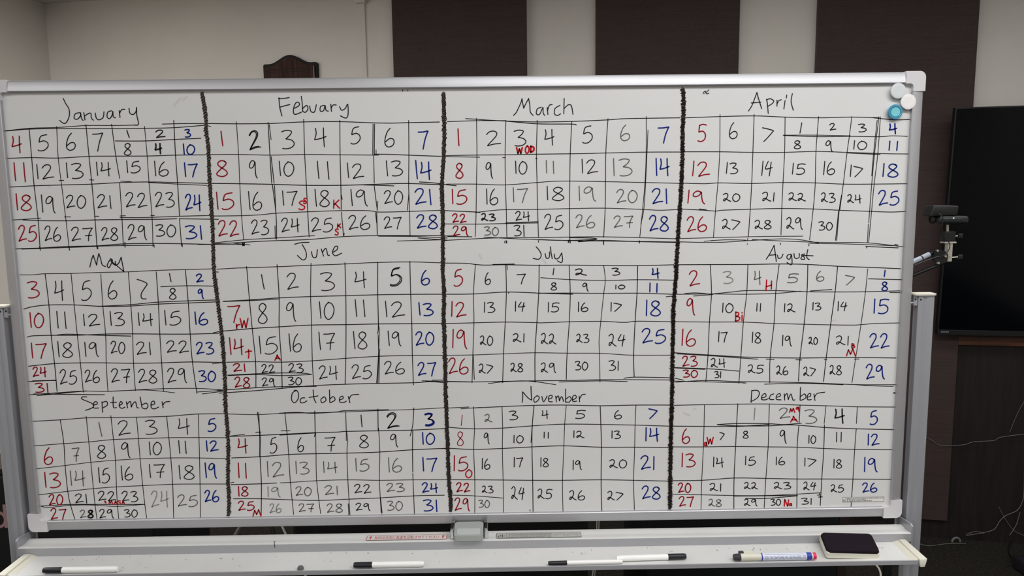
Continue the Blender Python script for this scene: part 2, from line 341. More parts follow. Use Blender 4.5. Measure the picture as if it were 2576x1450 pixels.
MONTHS['Febuary'] = dict(view='B', tilt=1, nums="""1 185 430 200 550 r;2 415 425 515 582;2 420 432 498 575;3 685 422 792 575;4 958 402 1055 558;5 1258 392 1338 535;6 1540 405 1620 560;7 1820 428 1900 578 b
8 145 672 240 805 r;9 418 672 485 818;10 668 678 790 802;11 978 678 1085 828;12 1232 693 1368 820;13 1555 675 1690 800;14 1800 672 1925 830 b
15 148 935 290 1078 r;16 415 930 522 1085;17 695 925 815 1045;18 965 912 1085 1055;19 1262 912 1398 1050;20 1535 922 1692 1035;21 1790 905 1925 1038 b
22 160 1170 332 1300 r;23 435 1165 580 1288;24 685 1150 832 1265;25 932 1148 1110 1265;26 1240 1128 1418 1245;27 1535 1140 1678 1240;28 1805 1122 1980 1238 b
S 828 1008 885 1080 R;S 868 985 895 1030 R;K 1115 1000 1168 1068 R;K 1150 1198 1178 1230 R;S 1130 1240 1160 1290 R""",
 lines="""55,365 320,368 600,365 870,352 1170,350 1450,360 1600,362 1740,358 1995,353;90,623 330,622 600,628 870,622 1170,625 1490,628;1455,620 1600,622 1740,628 2010,638
105,862 340,865 620,870 890,878 1170,878 1400,872 1600,865 1740,863 2010,873;1370,875 1480,878 1618,883;1830,850 1950,858 2010,868
110,1133 350,1130 520,1122 640,1110 900,1098 1180,1088 1400,1088 1500,1100 1740,1095 2010,1085;130,1355 400,1328 640,1315 960,1295;130,1362 300,1355 560,1340 900,1328 1180,1305 1480,1295 2010,1295
290,1358 380,1368 425,1372;-5,1368 380,1368;1490,1300 1800,1303 2060,1315;1820,1315 2060,1333;1645,1340 2000,1330
312,350 330,620 340,860 355,1130 372,1330;575,355 590,620 605,860;585,375 600,500;600,640 625,860;610,870 640,1110 645,1325;628,880 640,1110;632,1215 635,1320
870,330 878,620 892,870 903,1090 915,1305;1170,340 1172,620 1178,870 1182,1080;1182,960 1190,995;1183,1100 1200,1295;1206,1275 1203,1298
1445,370 1443,620;1458,370 1455,620;1450,630 1455,860;1455,885 1480,1085;1485,1010 1478,1085;1465,1105 1475,1190;1475,1105 1480,1288;1740,340 1742,620 1740,860 1742,945;1742,945 1730,1085;1742,945 1748,1100 1752,1298;1470,585 1470,618
365,1355 372,1380;380,1355 378,1380;1688,88 1690,98;1732,88 1734,96;60,380 100,390""",
 word="""665,152 672,230 690,303;662,157 700,158 750,150;672,230 715,218 755,208;790,240 830,218 832,195 810,190 790,225 785,270 800,290 850,272;850,140 858,200 862,265;862,240 895,215 905,245 885,272 862,265
920,220 930,265 960,268 975,210;1040,215 1010,225 1008,262 1035,258 1048,215 1055,255 1075,262;1095,205 1100,265;1098,235 1115,212 1140,212;1168,225 1185,255 1215,240 1235,205 1238,290 1220,320 1175,302""")
MONTHS['March'] = dict(view='C', tilt=.4, nums="""1 205 410 213 550 r;2 438 428 558 548;3 668 420 768 552;4 922 415 1000 545;5 1235 385 1318 528;6 1550 378 1628 508 g;7 1865 395 1952 528 b
W 690 565 738 612 R 4.4;O 762 552 795 612 R 4;D 805 555 835 602 R 5
8 185 695 248 820 r;9 435 688 492 820;10 680 678 778 785;11 930 672 1005 780 g;12 1230 662 1362 780;13 1490 655 1648 800 g;14 1845 655 1955 798 b
15 155 912 278 1035 r;16 440 908 535 1040;17 660 898 782 1022 g;18 940 885 1085 1005;19 1205 885 1345 1010 g;20 1518 912 1692 1022 g;21 1812 905 1938 1030 b
22 158 1115 272 1188 r;l3 400 1112 515 1172 k 3.4;24 680 1095 798 1172;25 920 1118 1075 1245;26 1180 1122 1338 1232 g;2x 1495 1132 1655 1228 g;28 1790 1128 1950 1258 b
29 162 1215 288 1298 r;30 422 1222 542 1295 g;31 668 1210 755 1302""",
 lines="""115,350 360,342 600,342;268,325 360,330 500,340 820,352 1150,348 1450,335 1600,325 2045,318;600,345 860,368 1145,370 1185,378
95,632 300,628 600,625 860,620 1240,615 1440,610 1760,603 2050,602;100,640 385,645;575,648 598,648;848,655 862,655
110,868 360,868 560,875 700,868 860,855 1060,843 1440,848 1760,855 2060,862;80,870 190,882
95,1088 360,1100 385,1105;350,1103 400,1098 480,1088 600,1080 860,1078 1180,1070 1440,1068 1730,1078 1880,1085 2040,1078
95,1198 350,1200 600,1195 870,1190;600,1190 870,1180;90,1298 190,1297;120,1303 320,1305;95,1335 500,1315 860,1312 1400,1305 2020,1322;420,1308 760,1325 1100,1335 1350,1325
870,1328 1150,1337 1400,1340 2020,1348;1130,1312 1300,1315 1355,1322 1330,1330 1200,1346 1400,1335 1700,1345 2040,1352
358,322 362,620 358,860 355,1100 348,1305;602,340 595,620 598,870 605,1080 610,1305;862,338 855,620 860,850 865,1080 872,1305;1148,350 1135,620 1132,850 1130,1080 1132,1330
1448,325 1430,610 1428,850 1425,1070 1412,1310;1412,1345 1412,1370;1765,308 1765,600 1755,850 1735,1080 1712,1305;1780,420 1772,600 1760,860 1745,1080 1720,1200
595,1338 592,1355;608,1338 605,1358;1120,1340 1118,1352;1135,1340 1133,1358;1708,1340 1708,1358""",
 word="""665,298 690,270 725,195 735,160;735,160 742,200 750,238;750,238 765,205 790,158;790,158 800,210 805,270 828,298;895,230 862,245 855,285 880,290 905,240 910,235 912,280 925,298
945,232 950,290;948,255 962,215 985,208;1050,215 1010,240 1005,285 1030,298 1055,285;1085,158 1082,285;1085,240 1120,210 1145,220 1158,290""")
MONTHS['April'] = dict(view='D', tilt=-1, nums="""s 248 372 318 515 r;6 508 358 575 492;> 785 395 872 515;1 1095 360 1110 445;2 1340 365 1392 420 k;3 1578 370 1645 435;4 1835 368 1895 450 b 4
8 1045 508 1102 575;9 1308 508 1365 600;10 1540 508 1650 582;11 1828 512 1910 588 b
12 205 678 345 802 r;13 485 688 580 782;1f 780 678 865 800;1s 1032 695 1140 788;16 1292 680 1382 790;1> 1512 710 1612 808;18 1782 698 1910 810 b
19 165 918 305 1032 r;l0 460 945 598 1012;l1 785 935 882 1010;ll 1003 940 1140 1008;l3 1272 940 1388 1020;l4 1490 955 1600 1025;25 1745 920 1915 1042 b
26 158 1138 320 1262 r;l> 452 1160 595 1245;l8 722 1168 858 1240;l9 985 1145 1115 1245;30 1250 1180 1365 1250""",
 lines="""145,318 430,308 720,302 970,312 1250,318 1520,312 1750,318;1705,318 1800,328 1900,335 2005,332;955,462 1250,462 1515,468;960,465 1240,475 1500,472 1750,475 1860,468 1985,472
135,600 430,600 700,605 960,605 1230,597 1480,605 1700,612 1850,617 1990,618;1490,610 1700,620 1760,622;130,860 300,865 430,858 690,863 960,855 1220,858 1450,868 1700,868 1980,865
110,1075 300,1085 400,1092 450,1085 680,1077 940,1070 1210,1075 1420,1085 1690,1095 1850,1100 1965,1095;260,1075 320,1082
100,1320 660,1305 1120,1300;300,1342 480,1330 650,1333;100,1347 400,1352 700,1335 935,1322 1100,1330 1250,1357;700,1328 1000,1342 1300,1352 1650,1355 1950,1388;1180,1360 1500,1365 1900,1380;1640,1385 1910,1397;1880,1368 1910,1375
433,290 430,600 415,860 398,1050 378,1310;715,290 705,600 695,860 683,1075 668,1300;972,312 968,600 955,855 945,1070 938,1290;1250,308 1228,595 1222,860 1205,1075 1175,1330
1525,308 1505,470 1485,610 1455,865 1425,1085;1440,960 1420,1090 1400,1335;1415,1095 1390,1335;1750,310 1715,600 1690,870 1665,1190;1762,310 1740,620 1710,870 1690,1080 1665,1350;1735,340 1705,620 1690,800;1662,1200 1655,1350
292,120 298,105 315,98 306,118;340,86 322,106 322,120 340,114;365,1335 364,1340;378,1335 377,1340;662,1318 662,1340;660,1362 658,1368;935,1357 933,1370;1170,1362 1169,1380;1652,1385 1646,1398""",
 word="""668,262 700,210 738,108;738,108 755,170 778,242;692,195 772,188;818,165 825,200 832,282;820,168 850,160 878,178 865,200 830,222;905,172 905,222;905,205 918,178 940,168
985,130 982,155;972,175 962,245;1032,118 1022,185 1040,255""")
MONTHS['May'] = dict(view='E', tilt=1, nums="""3 242 385 350 530 r;4 485 378 568 552;5 722 375 812 552;6 960 378 1040 540;z 1220 365 1308 538;1 1508 312 1522 385;2 1745 318 1808 388 b 3.6
8 1505 445 1568 542;9 1762 452 1810 535 b 3.6;10 268 662 390 795 r;11 502 650 592 802;12 742 675 888 780;13 980 650 1108 778;14 1230 662 1358 778;15 1465 640 1608 772;16 1735 655 1848 770 b
17 280 932 412 1068 r;18 515 918 648 1060;19 755 925 875 1052;20 985 915 1112 1025;21 1212 922 1340 1035;22 1480 912 1678 1018;23 1745 925 1902 1030 b
24 292 1145 410 1232 r;25 532 1168 682 1298;26 755 1172 885 1285;2x 988 1160 1155 1285;28 1230 1165 1398 1288;29 1488 1155 1660 1285;30 1768 1178 1918 1275 b;31 312 1290 428 1372 r""",
 lines="""178,325 290,325 400,315 640,312 900,303 1140,298 1400,285 1650,278 1880,272;212,630 290,608 430,593 650,592 910,605 1160,602 1410,585 1675,575 1925,565;870,605 1160,590 1400,568 1700,555 1925,548
243,880 290,868 460,863 700,862 940,852 1180,850 1430,852 1700,852 1950,845;510,860 600,853 800,860 1165,870;1898,840 1950,830;255,1138 480,1115 710,1108 940,1108 1190,1112 1430,1108 1700,1100 1980,1105;1888,1117 1980,1105
248,1275 500,1262;290,1268 495,1265;1430,430 1670,422 1905,425;268,1392 500,1375 740,1360 960,1362 1200,1350 1450,1338 1750,1335 1990,1350;330,1400 640,1370 770,1358;300,1385 930,1392;960,1362 1300,1350 1555,1375;1750,1368 1990,1352;1800,1385 1990,1360
402,320 435,590 455,860 485,1110 508,1362;632,312 660,590 688,860 715,1105 742,1370;897,318 915,600 940,860 945,1105 960,1360;1142,300 1165,600 1180,850 1188,1110 1205,1355;1390,298 1408,560 1422,850 1438,1105 1455,1360;1650,285 1675,570 1692,850 1712,1100 1752,1380""",
 word="""800,255 815,190 830,150;830,150 845,195 860,238;860,238 868,185 880,135;880,135 895,180 910,235 938,250;985,180 955,235 970,262 1000,200 990,185 1005,225 1030,240;1025,205 1032,235 1055,222 1078,168;1078,168 1092,240 1102,295;1102,295 1060,260 985,200""")
MONTHS['June'] = dict(view='F', tilt=1, nums="""1 488 322 512 450;2 712 310 815 452;3 1010 305 1138 465;4 1315 298 1418 440;5 1628 258 1735 425;5 1632 268 1722 415;6 1908 285 1982 415 b
7 188 598 295 750 r;8 455 578 540 758;9 708 570 792 738;10 1005 565 1135 720;11 1318 545 1412 698;12 1590 558 1762 700;13 1888 572 2015 688 b;r 258 762 295 805 R;W 298 712 368 795 R
14 205 885 325 1035 r;t 345 990 400 1065 R;15 468 870 628 1030;16 735 850 842 1012;1x 1000 835 1138 992;18 1308 828 1428 985;19 1615 825 1728 958;20 1858 832 2022 950 b;A 605 1038 655 1085 R
21 235 1115 342 1185 r;22 488 1122 605 1198;23 728 1115 860 1195;24 998 1135 1165 1255;25 1290 1125 1465 1250;26 1580 1095 1760 1208;27 1878 1105 2038 1225 b;28 248 1235 385 1330 r;29 492 1242 608 1318;30 725 1235 845 1305""",
 lines="""90,275 250,265 360,262 640,252 920,240 1230,228 1500,215 1820,210 2090,218;60,298 105,300;145,560 380,548 640,530 930,518 1240,510 1530,502 1820,498 2100,497;150,562 400,554 640,540
155,825 300,812 410,802 640,788 930,772 1240,768 1530,762 1820,760 2110,758;175,1103 430,1098 660,1102 940,1090 1240,1068 1530,1050 1830,1042 2120,1042;185,1218 450,1205 660,1198 860,1200 935,1213;195,1222 440,1212 670,1222 930,1212
100,1350 160,1350 440,1330 700,1320 975,1318;110,1378 450,1355 900,1315 1200,1300 1500,1292 1850,1285 1990,1275 2110,1285;1950,1268 2000,1275;2005,1262 2110,1262
355,250 380,540 405,800 435,1095 438,1330;626,235 645,530 645,790 665,1090 672,1335;928,222 925,510 933,770 940,1090 952,1305;1230,218 1238,500 1240,770 1238,1065 1232,1300
1522,212 1522,500 1528,760 1522,850;1528,770 1535,830 1528,1050 1512,1290;1540,985 1532,1290;1525,860 1530,1040 1522,1290;1808,205 1815,500 1825,760 1830,1040 1840,1305;318,40 320,66;332,40 330,64""",
 word="""783,52 840,38 910,35;850,55 882,115 885,170 855,192 808,152;932,118 945,165 975,165 985,100;1020,95 1040,158;1030,125 1060,88 1078,148 1092,150;1122,125 1160,100 1165,72 1140,75 1120,125 1145,155 1200,132""")
MONTHS['July'] = dict(view='G', tilt=-.3, nums="""5 182 275 260 425 r;6 460 305 508 412;7 745 318 820 405;1 1065 265 1073 325;l 1265 272 1362 328 k 3.2;3 1588 265 1660 328;4 1945 268 2008 355 b 3.8
8 1045 395 1098 460;9 1328 398 1378 470;10 1620 415 1705 450;11 1918 398 1998 480 b;12 160 562 292 698 r;13 452 568 548 660;1f 728 562 815 650;1s 1020 570 1120 655;16 1288 568 1375 652;1> 1578 570 1672 650;18 1892 550 2022 690 b
19 170 810 298 982 r;l0 418 868 530 952;l1 710 848 810 922;ll 960 845 1092 940;l3 1275 852 1385 928;lf 1562 852 1705 960;25 1855 802 2065 935 b
26 135 1065 310 1208 r;l> 408 1118 528 1200;l8 690 1110 798 1188;l9 960 1108 1088 1195;30 1262 1095 1375 1172;31 1560 1088 1648 1175""",
 lines="""90,220 280,222 375,232 460,238 640,235 940,240 1200,238 1520,242 1820,243 2140,235;530,232 640,230 720,228;955,350 1210,367 1530,375 1820,368 2140,372
110,497 350,495 640,478 900,485 940,488 1210,487 1520,490 1820,488 2120,497;940,487 1240,497;2070,520 2140,512;100,758 350,752 640,745 920,750 960,752 1200,743 1490,738 1700,748 1820,737 2140,743
120,1042 360,1037 620,1028 900,1018 1190,1022 1480,1023 1640,1033 1790,1040 2110,1040;120,1275 350,1278 640,1272 900,1268 1200,1265 1480,1258 1790,1258 2100,1260
490,1293 640,1275 850,1270 1090,1302;1120,1278 1480,1268 1725,1275;1695,1245 1800,1235 2100,1240;-100,1268 350,1278
375,230 358,490 362,740 352,1030 345,1285;355,1040 365,1255;645,235 650,480 640,740 625,1025 617,1285;655,240 658,280;942,235 938,480 922,745 905,1015 905,1280;1208,240 1218,480 1210,740 1190,1020 1183,1255
1515,240 1530,370 1515,500 1490,740 1475,900 1478,1020 1483,1280;1818,245 1812,490 1795,740 1782,1040 1787,1235;640,25 636,40;652,22 655,38;935,20 936,34;1208,15 1205,35;1218,15 1218,40;1513,20 1515,55;1832,20 1834,42;672,478 670,492""",
 word="""915,75 945,110 960,150 940,185 888,178;995,135 1005,175 1030,170 1035,120;1042,75 1048,130 1058,180;1075,140 1085,180 1115,175 1142,130;1142,130 1150,190 1138,215 1105,200""")
MONTHS['August'] = dict(view='H', tilt=-.6, nums="""2 188 288 282 422 r;3 490 295 580 402 h;4 768 290 828 412 g;s 1062 315 1162 395 g;6 1320 292 1388 382 g;> 1580 325 1658 415 g;1 1925 285 1932 340 b 3.6;H 870 370 928 465 R;8 1902 388 1955 465 b 3.6
9 168 535 238 682 r;10 485 575 582 662;B 600 655 640 735 R;i 652 658 668 732 R;11 788 578 828 648;1l 1035 582 1132 655;13 1288 570 1362 638;1f 1512 562 1592 645;1s 1832 540 1965 670 b
16 125 808 245 960 r;17 450 830 528 925;18 750 835 828 932;19 1018 862 1100 960;l0 1255 880 1332 945;l1 1498 868 1608 950;22 1795 848 1968 975 b;B 1635 938 1662 975 R;M 1590 985 1668 1045 R
23 128 1048 262 1138 r;l4 385 1068 510 1148;ls 715 1125 850 1200;l6 968 1135 1068 1215;l> 1208 1145 1312 1225;l8 1442 1130 1545 1215;29 1762 1120 1925 1252 b;30 135 1172 265 1238 r;31 415 1185 472 1242""",
 lines="""85,235 380,233 720,232 1000,228 1240,232 1510,248 1780,258 2070,270;1785,360 2080,368;70,498 380,495 700,497 960,490 1100,478 1180,470;395,495 560,478 700,465 960,465 1240,475 1490,477 1760,475 2065,467
150,492 240,485 345,493;230,513 400,500;1270,468 1460,455;1975,482 2065,483;60,742 370,745 660,745 940,757 1220,765 1450,770 1650,772 1720,768 1860,757 2060,753
60,1018 200,1028 400,1040 650,1055 900,1062 1180,1065 1410,1062 1660,1060 1850,1062 2030,1065;80,1028 380,1045 650,1065 800,1075;875,1075 945,1078;1138,1080 1190,1082;1390,1080 1415,1080;1660,1075 1700,1073
60,1150 340,1160 500,1170 630,1182;60,1153 330,1166;50,1242 140,1262;70,1280 330,1265 640,1275 900,1278 1250,1285 1560,1298 1750,1303 2022,1303;50,1270 650,1285 670,1288;860,1298 1180,1290 1560,1303;1640,1300 1800,1312 2005,1318;2007,1378 2025,1380
378,235 388,490 370,745 358,1030 338,1275;712,232 702,480 672,745 650,1050 632,1290;990,235 960,480 945,755 910,1060 907,1285;1245,238 1238,480 1212,765 1175,1070 1162,1270;1510,250 1488,475 1448,768 1408,1070 1385,1275;1778,272 1758,475 1718,768 1670,1070 1638,1285""",
 word="""875,185 905,140 945,62;945,62 955,130 965,205;902,150 962,145;975,150 985,178 1010,170 1025,140;1095,140 1065,150 1060,175 1085,185 1098,145 1105,200 1098,235 1060,215;1122,135 1130,175 1165,172 1170,135
1215,138 1188,148 1210,162 1215,185 1185,183 1192,163 1214,148;1245,100 1235,165 1258,190;1218,152 1292,155""")
MONTHS['September'] = dict(view='I', tilt=1, nums="""1 752 282 775 388 g;2 895 268 990 378;3 1102 265 1195 372;4 1352 252 1438 372;5 1578 252 1640 350 b;6 335 475 400 602 r;x 548 475 600 578 g;8 738 455 805 555;9 922 435 988 550;10 1135 430 1228 528;11 1355 420 1418 518;12 1568 422 1658 500 b
13 340 662 460 778 r;14 535 650 645 765 g;15 750 625 832 742;16 922 612 1010 720;1x 1135 600 1250 702;18 1360 608 1478 715;19 1560 590 1645 705 b;20 372 830 478 908 r;21 570 825 660 895;22 745 805 878 878;23 925 805 1048 885;24 1148 802 1280 925 h;25 1348 832 1500 922 g;26 1555 798 1662 885 b
27 385 935 502 1022 r;28 608 948 710 1008 g;8 672 950 708 1006 g 5;29 755 942 862 1008;30 945 945 1045 1002;M 828 876 858 902 R 2.6;A 868 876 890 902 R 2.6;S 895 876 918 902 R 2.6;A 925 876 948 902 R 2.6;. 798 880 804 892 R 4.6""",
 lines="""252,273 460,262 660,247 850,245 1040,242 1280,235 1400,225 1510,218 1720,215;260,460 480,443 670,430 860,412 1060,405 1280,398 1500,397 1720,398;275,635 490,610 690,585 870,570 1070,558 1300,552 1500,552 1720,557
295,832 520,805 710,785 880,772 1090,762 1310,752 1520,750 1720,750;312,918 540,905 740,905 1100,905;315,920 370,928 540,912 700,910 890,920 1090,905
458,262 485,440 495,610 515,805 535,905 570,1022;655,235 675,430 690,580 710,785 722,905 738,1022;842,230 862,412 877,570 885,770 892,905 903,1018;1038,245 1052,405 1065,560 1085,765 1100,900 1115,1012;1266,235 1283,398 1298,555 1312,752 1320,1010;1507,222 1512,397 1516,555 1520,750 1524,1005""",
 word="""660,88 628,88 625,105 700,138 705,168 650,190;712,150 738,142 735,125 715,130 712,170 750,172;775,125 780,205;778,130 810,122 815,150 780,172;860,88 862,165 885,168;840,130 885,128;910,152 930,138 918,122 905,155 925,175 950,165
960,125 970,172;965,145 990,122 998,165;998,165 1010,140 1030,125 1040,165 1055,172;1065,88 1080,172;1078,150 1110,135 1125,155 1110,178 1082,172;1150,150 1175,140 1170,120 1150,130 1150,170 1175,178 1205,165;1232,125 1240,170;1238,150 1255,128 1290,122""")
MONTHS['October'] = dict(view='J', tilt=.6, nums="""1 1082 225 1090 315;2 1275 208 1372 325;2 1280 218 1360 320;3 1565 212 1638 308 b;3 1568 218 1630 300 b;4 145 405 218 515 r;5 390 395 442 515;6 600 398 645 505;x 808 395 885 500;8 1068 378 1140 475;9 1305 370 1360 468;10 1548 358 1642 448 b
11 145 590 215 705 r;12 368 578 495 695 g;13 585 578 688 675 g;14 795 580 900 665 g;15 1040 555 1142 652 g;16 1290 550 1390 660 g;17 1550 548 1658 655 b;18 150 768 225 842 r;19 372 770 468 850 h;20 585 770 705 840 g;21 805 762 905 832 g;22 1030 752 1158 820;23 1275 745 1412 808 g;24 1545 740 1662 815 b
25 148 880 270 950 r;M 262 945 322 992 R;26 388 900 475 968 h;2x 608 900 722 962 g;28 822 900 942 965 g;29 1042 895 1150 952;30 1280 880 1398 950 g;31 1555 870 1660 960 b""",
 lines="""75,218 300,222 500,212 730,208 960,202 1210,192 1480,183 1720,170;460,212 590,205 720,212 900,202 970,192 1290,185;85,388 310,380 520,370 730,360 900,355 970,350 1220,345 1470,340 1720,328;90,385 198,372;282,357 322,355;475,345 542,345;465,378 730,362
100,552 320,542 540,525 740,520 980,515 1220,507 1470,490 1700,480 1740,482;95,755 330,748 440,742;470,740 540,738 740,725 980,718 1220,722 1480,718 1740,717;90,740 115,737;112,862 320,862 550,870 760,875 990,865 1230,855 1480,840 1715,835
295,205 315,380 315,540 325,745 323,998;305,205 312,380 312,540;503,205 520,370 532,520 545,735 570,982;730,195 733,355 727,390;738,365 740,515 745,725 775,975;965,200 970,350 970,420;972,350 980,420 975,515 982,720 998,988;985,900 990,985
1210,180 1212,340;1215,325 1225,510 1222,720 1235,970;1230,860 1242,970;1483,172 1475,300 1455,385;1475,345 1473,480 1475,660;1475,670 1482,840 1488,980;1488,980 1515,982;975,985 976,990;1240,978 1241,984""",
 word="""590,38 560,60 555,110 575,132 600,110 608,70 595,40 575,38;655,95 628,98 620,128 645,132 670,118;718,35 725,100 740,132;688,92 755,80;800,88 778,105 785,132 815,115 808,90 795,88;842,35 845,130;845,105 870,85 885,110 850,132
922,110 945,100 942,82 922,92 920,125 950,130 970,120;985,85 998,132;992,105 1010,75 1065,68""")
MONTHS['November'] = dict(view='K', tilt=-.2, nums="""1 182 225 190 305 r 2.2;l 362 220 415 278 g;3 545 195 612 262;4 795 192 842 252;s 1050 190 1125 252;6 1345 190 1400 255;> 1608 175 1668 252 b;8 150 352 200 458 r 2.4;9 355 362 395 445;10 580 380 655 438;11 808 355 848 402;1l 1035 345 1115 398;13 1325 345 1392 405;14 1582 322 1682 425 b
15 125 535 232 650 r;O 215 642 265 702 R;16 340 555 400 638;17 582 548 650 620;18 785 550 845 620;19 1030 570 1095 640;l0 1310 565 1440 628;21 1545 535 1650 640 b
22 145 740 248 810 r 3.6;l3 342 765 425 818;lf 565 770 662 868;ls 765 788 872 862;l6 1005 800 1120 872;l> 1295 805 1410 872;28 1555 765 1695 865 b;29 132 855 245 955 r;30 315 872 398 930 g""",
 lines="""95,172 240,165;180,178 330,168;275,172 490,162 740,152 980,150 1240,155 1510,150 1770,150;75,318 270,330 490,325 720,308 960,295 1240,297 1500,302 1760,310;35,482 80,478 270,487 490,480 720,468 960,460 1240,470 1500,470 1760,473
100,717 290,718 500,720 720,722 950,722 1240,718 1490,722 1760,728;120,835 280,840 500,857;275,162 283,330 277,480 285,720 285,968;492,165 497,325 495,480 500,720 503,965;735,158 722,305 720,470 725,720 728,960;722,300 712,435
980,155 968,300 962,460 952,720 955,955;1238,158 1243,300 1248,470 1245,720 1250,950;1510,155 1503,300 1500,470 1492,720 1498,945;705,948 706,955;835,965 838,966""",
 word="""645,130 650,90 648,50;650,50 690,95 718,112;718,112 714,60 712,8;755,80 735,100 740,128 765,115 775,90 758,78;795,85 808,125 835,80;845,105 870,95 870,75 848,85 848,120 875,125;900,82 905,125;902,100 920,80 928,118;928,118 945,85 960,122
975,28 975,128;978,105 1005,85 1018,105 1000,128 978,125;1030,110 1055,95 1050,75 1030,85 1030,120 1060,120;1078,82 1082,125;1080,105 1100,72 1125,68""")
MONTHS['December'] = dict(view='L', tilt=-.3, nums="""1 655 172 662 262 h;2 845 172 928 250 g;3 1040 185 1132 290 g;4 1268 180 1340 288 k 4;5 1535 192 1592 298 b;M 925 175 965 205 R 3.4;9 975 165 1000 200 R 3.4;A 930 235 985 278 R 3.4
6 108 330 165 442 r;> 395 355 428 412;a 275 430 298 460 R 3.6;W 298 395 345 445 R;8 570 348 612 402;9 852 340 900 442;10 1070 380 1125 442;11 1278 355 1322 430;12 1520 370 1605 455 b
13 105 515 208 620 r;14 345 545 422 622;15 588 538 665 608;16 822 545 888 605;1> 1038 552 1125 615;18 1260 562 1322 630;19 1492 548 1590 658 b;20 78 742 175 815 r 3.6;l1 320 745 405 805;ll 582 738 682 788;l3 808 738 935 788;lf 1032 735 1125 795;l5 1240 755 1335 812;26 1478 742 1588 812 b
27 85 845 195 922 r;l8 312 865 408 922 g;l9 582 865 678 918;30 782 865 858 912;N 885 868 918 918 R;a 922 895 942 915 R;31 1015 858 1092 905""",
 lines="""48,152 280,147 530,143 770,142 1000,150 1200,155 1440,163 1722,165;375,298 530,290 770,292 880,298 1015,288;40,310 270,312 520,312 770,298;380,300 530,308 760,308 920,300 1080,310 1190,320 1430,330 1715,337
30,468 270,468 510,465 770,468 980,470 1190,480 1420,487 1700,490;25,725 260,722 500,705 750,708 980,712 1170,712 1410,713 1700,715;30,828 250,832 500,838 740,838 960,828 1160,817;500,842 985,838;590,860 740,860 985,840;1135,835 1160,832;1145,850 1175,848;1150,820 1158,850
278,150 275,310 270,470 258,720 252,942;532,140 522,310 515,465 503,710 502,942;772,142 767,300 762,470 745,710 732,930;1005,150 998,285;995,310 983,470 982,710 980,930;1202,155 1188,290;1190,300 1185,480 1170,710 1158,915
1440,165 1433,290;1432,330 1420,485 1407,710 1392,922;1715,55 1730,58;1714,305 1716,308""",
 word="""638,38 632,130;640,40 680,38 695,60 680,95 635,122;715,95 745,85 740,62 718,75 712,105 740,110 765,100;805,65 780,75 775,105 805,108;830,90 855,80 850,62 828,75 825,105 860,110;885,65 888,112;886,85 905,62 915,108;915,108 935,65 950,110 965,110
1008,15 1005,112;1008,85 1040,65 1048,95 1010,115;1065,90 1085,80 1082,60 1062,75 1062,108 1090,108;1110,65 1118,115;1115,90 1135,62 1192,52""")
DIVIDERS = [
 [(508,235),(513,262),(518,300),(519,330),(524,370),(526,430),(529,480),(533,540),(536,600),(537,660),(542,715),(548,760),(553,800),(559,850),(563,900),(566,960),(567,1010),(571,1065),(574,1110),(574,1160),(574,1210),(576,1260),(575,1296)],
 [(1115.4,235),(1117.5,321),(1116.6,382),(1112,464),(1113.6,534),(1114,617),(1114,685),(1117,741),(1116,798),(1118,854),(1119.7,911),(1120.5,967),(1121.5,1003),(1124,1069),(1126.5,1129),(1129,1202),(1133,1251),(1134,1286)],
 [(1717.3,224),(1719.5,261),(1717,336),(1716,412),(1712,497),(1706,579),(1704,625),(1702,650),(1699.8,699),(1694,770),(1692.7,840),(1690.7,911),(1690.7,967),(1690,990),(1688,1069),(1686,1169),(1685,1279)]]

def smooth(pts, n=5):
    if len(pts) < 3: return list(pts)
    out = []
    P = [pts[0]] + list(pts) + [pts[-1]]
    for i in range(1, len(P) - 2):
        p0, p1, p2, p3 = P[i-1], P[i], P[i+1], P[i+2]
        for k in range(n):
            t = k / n
            out.append(tuple(.5 * (2*p1[j] + (p2[j]-p0[j])*t + (2*p0[j]-5*p1[j]+4*p2[j]-p3[j])*t*t + (3*p1[j]-p0[j]-3*p2[j]+p3[j])*t**3) for j in (0, 1)))
    out.append(tuple(pts[-1]))
    return out

DIGIT = {'l': '2', 'f': '4', 's': '5', 'x': '7', '>': '7', 'z': '7'}
def layout(text, x0, y0, x1, y1, tilt, rnd):
    """strokes of one number, in view coordinates"""
    wd = [.12 if c == '1' else 1 for c in text]
    gap = .3 if '1' in text else .22
    tot = sum(wd) + gap * (len(text) - 1)
    u = (x1 - x0) / tot; x = x0; out = []
    for i, c in enumerate(text):
        w = wd[i] * u
        h0, h1 = y0, y1
        if len(text) > 1:
            if i == 0: h1 -= (y1 - y0) * rnd.uniform(0, .06)
            else: h0 += (y1 - y0) * rnd.uniform(0, .08)
        for s in GLYPHS[c]:
            pp = []
            for (a, b) in s:
                if c == '1':
                    if len(text) == 1: a = a if tilt >= 0 else 1 - a
                    else: a = .5 + (a - .5) * tilt * .09 * (h1 - h0) / max(w, 1)
                pp.append((x + a * w, h0 + b * (h1 - h0)))
            out.append(smooth(pp, 4))
        x += w + gap * u
    return out

def parse_lines(txt):
    return [[tuple(float(v) for v in p.split(',')) for p in s.split()] for row in txt.split('\n') for s in row.split(';') if s.strip()]

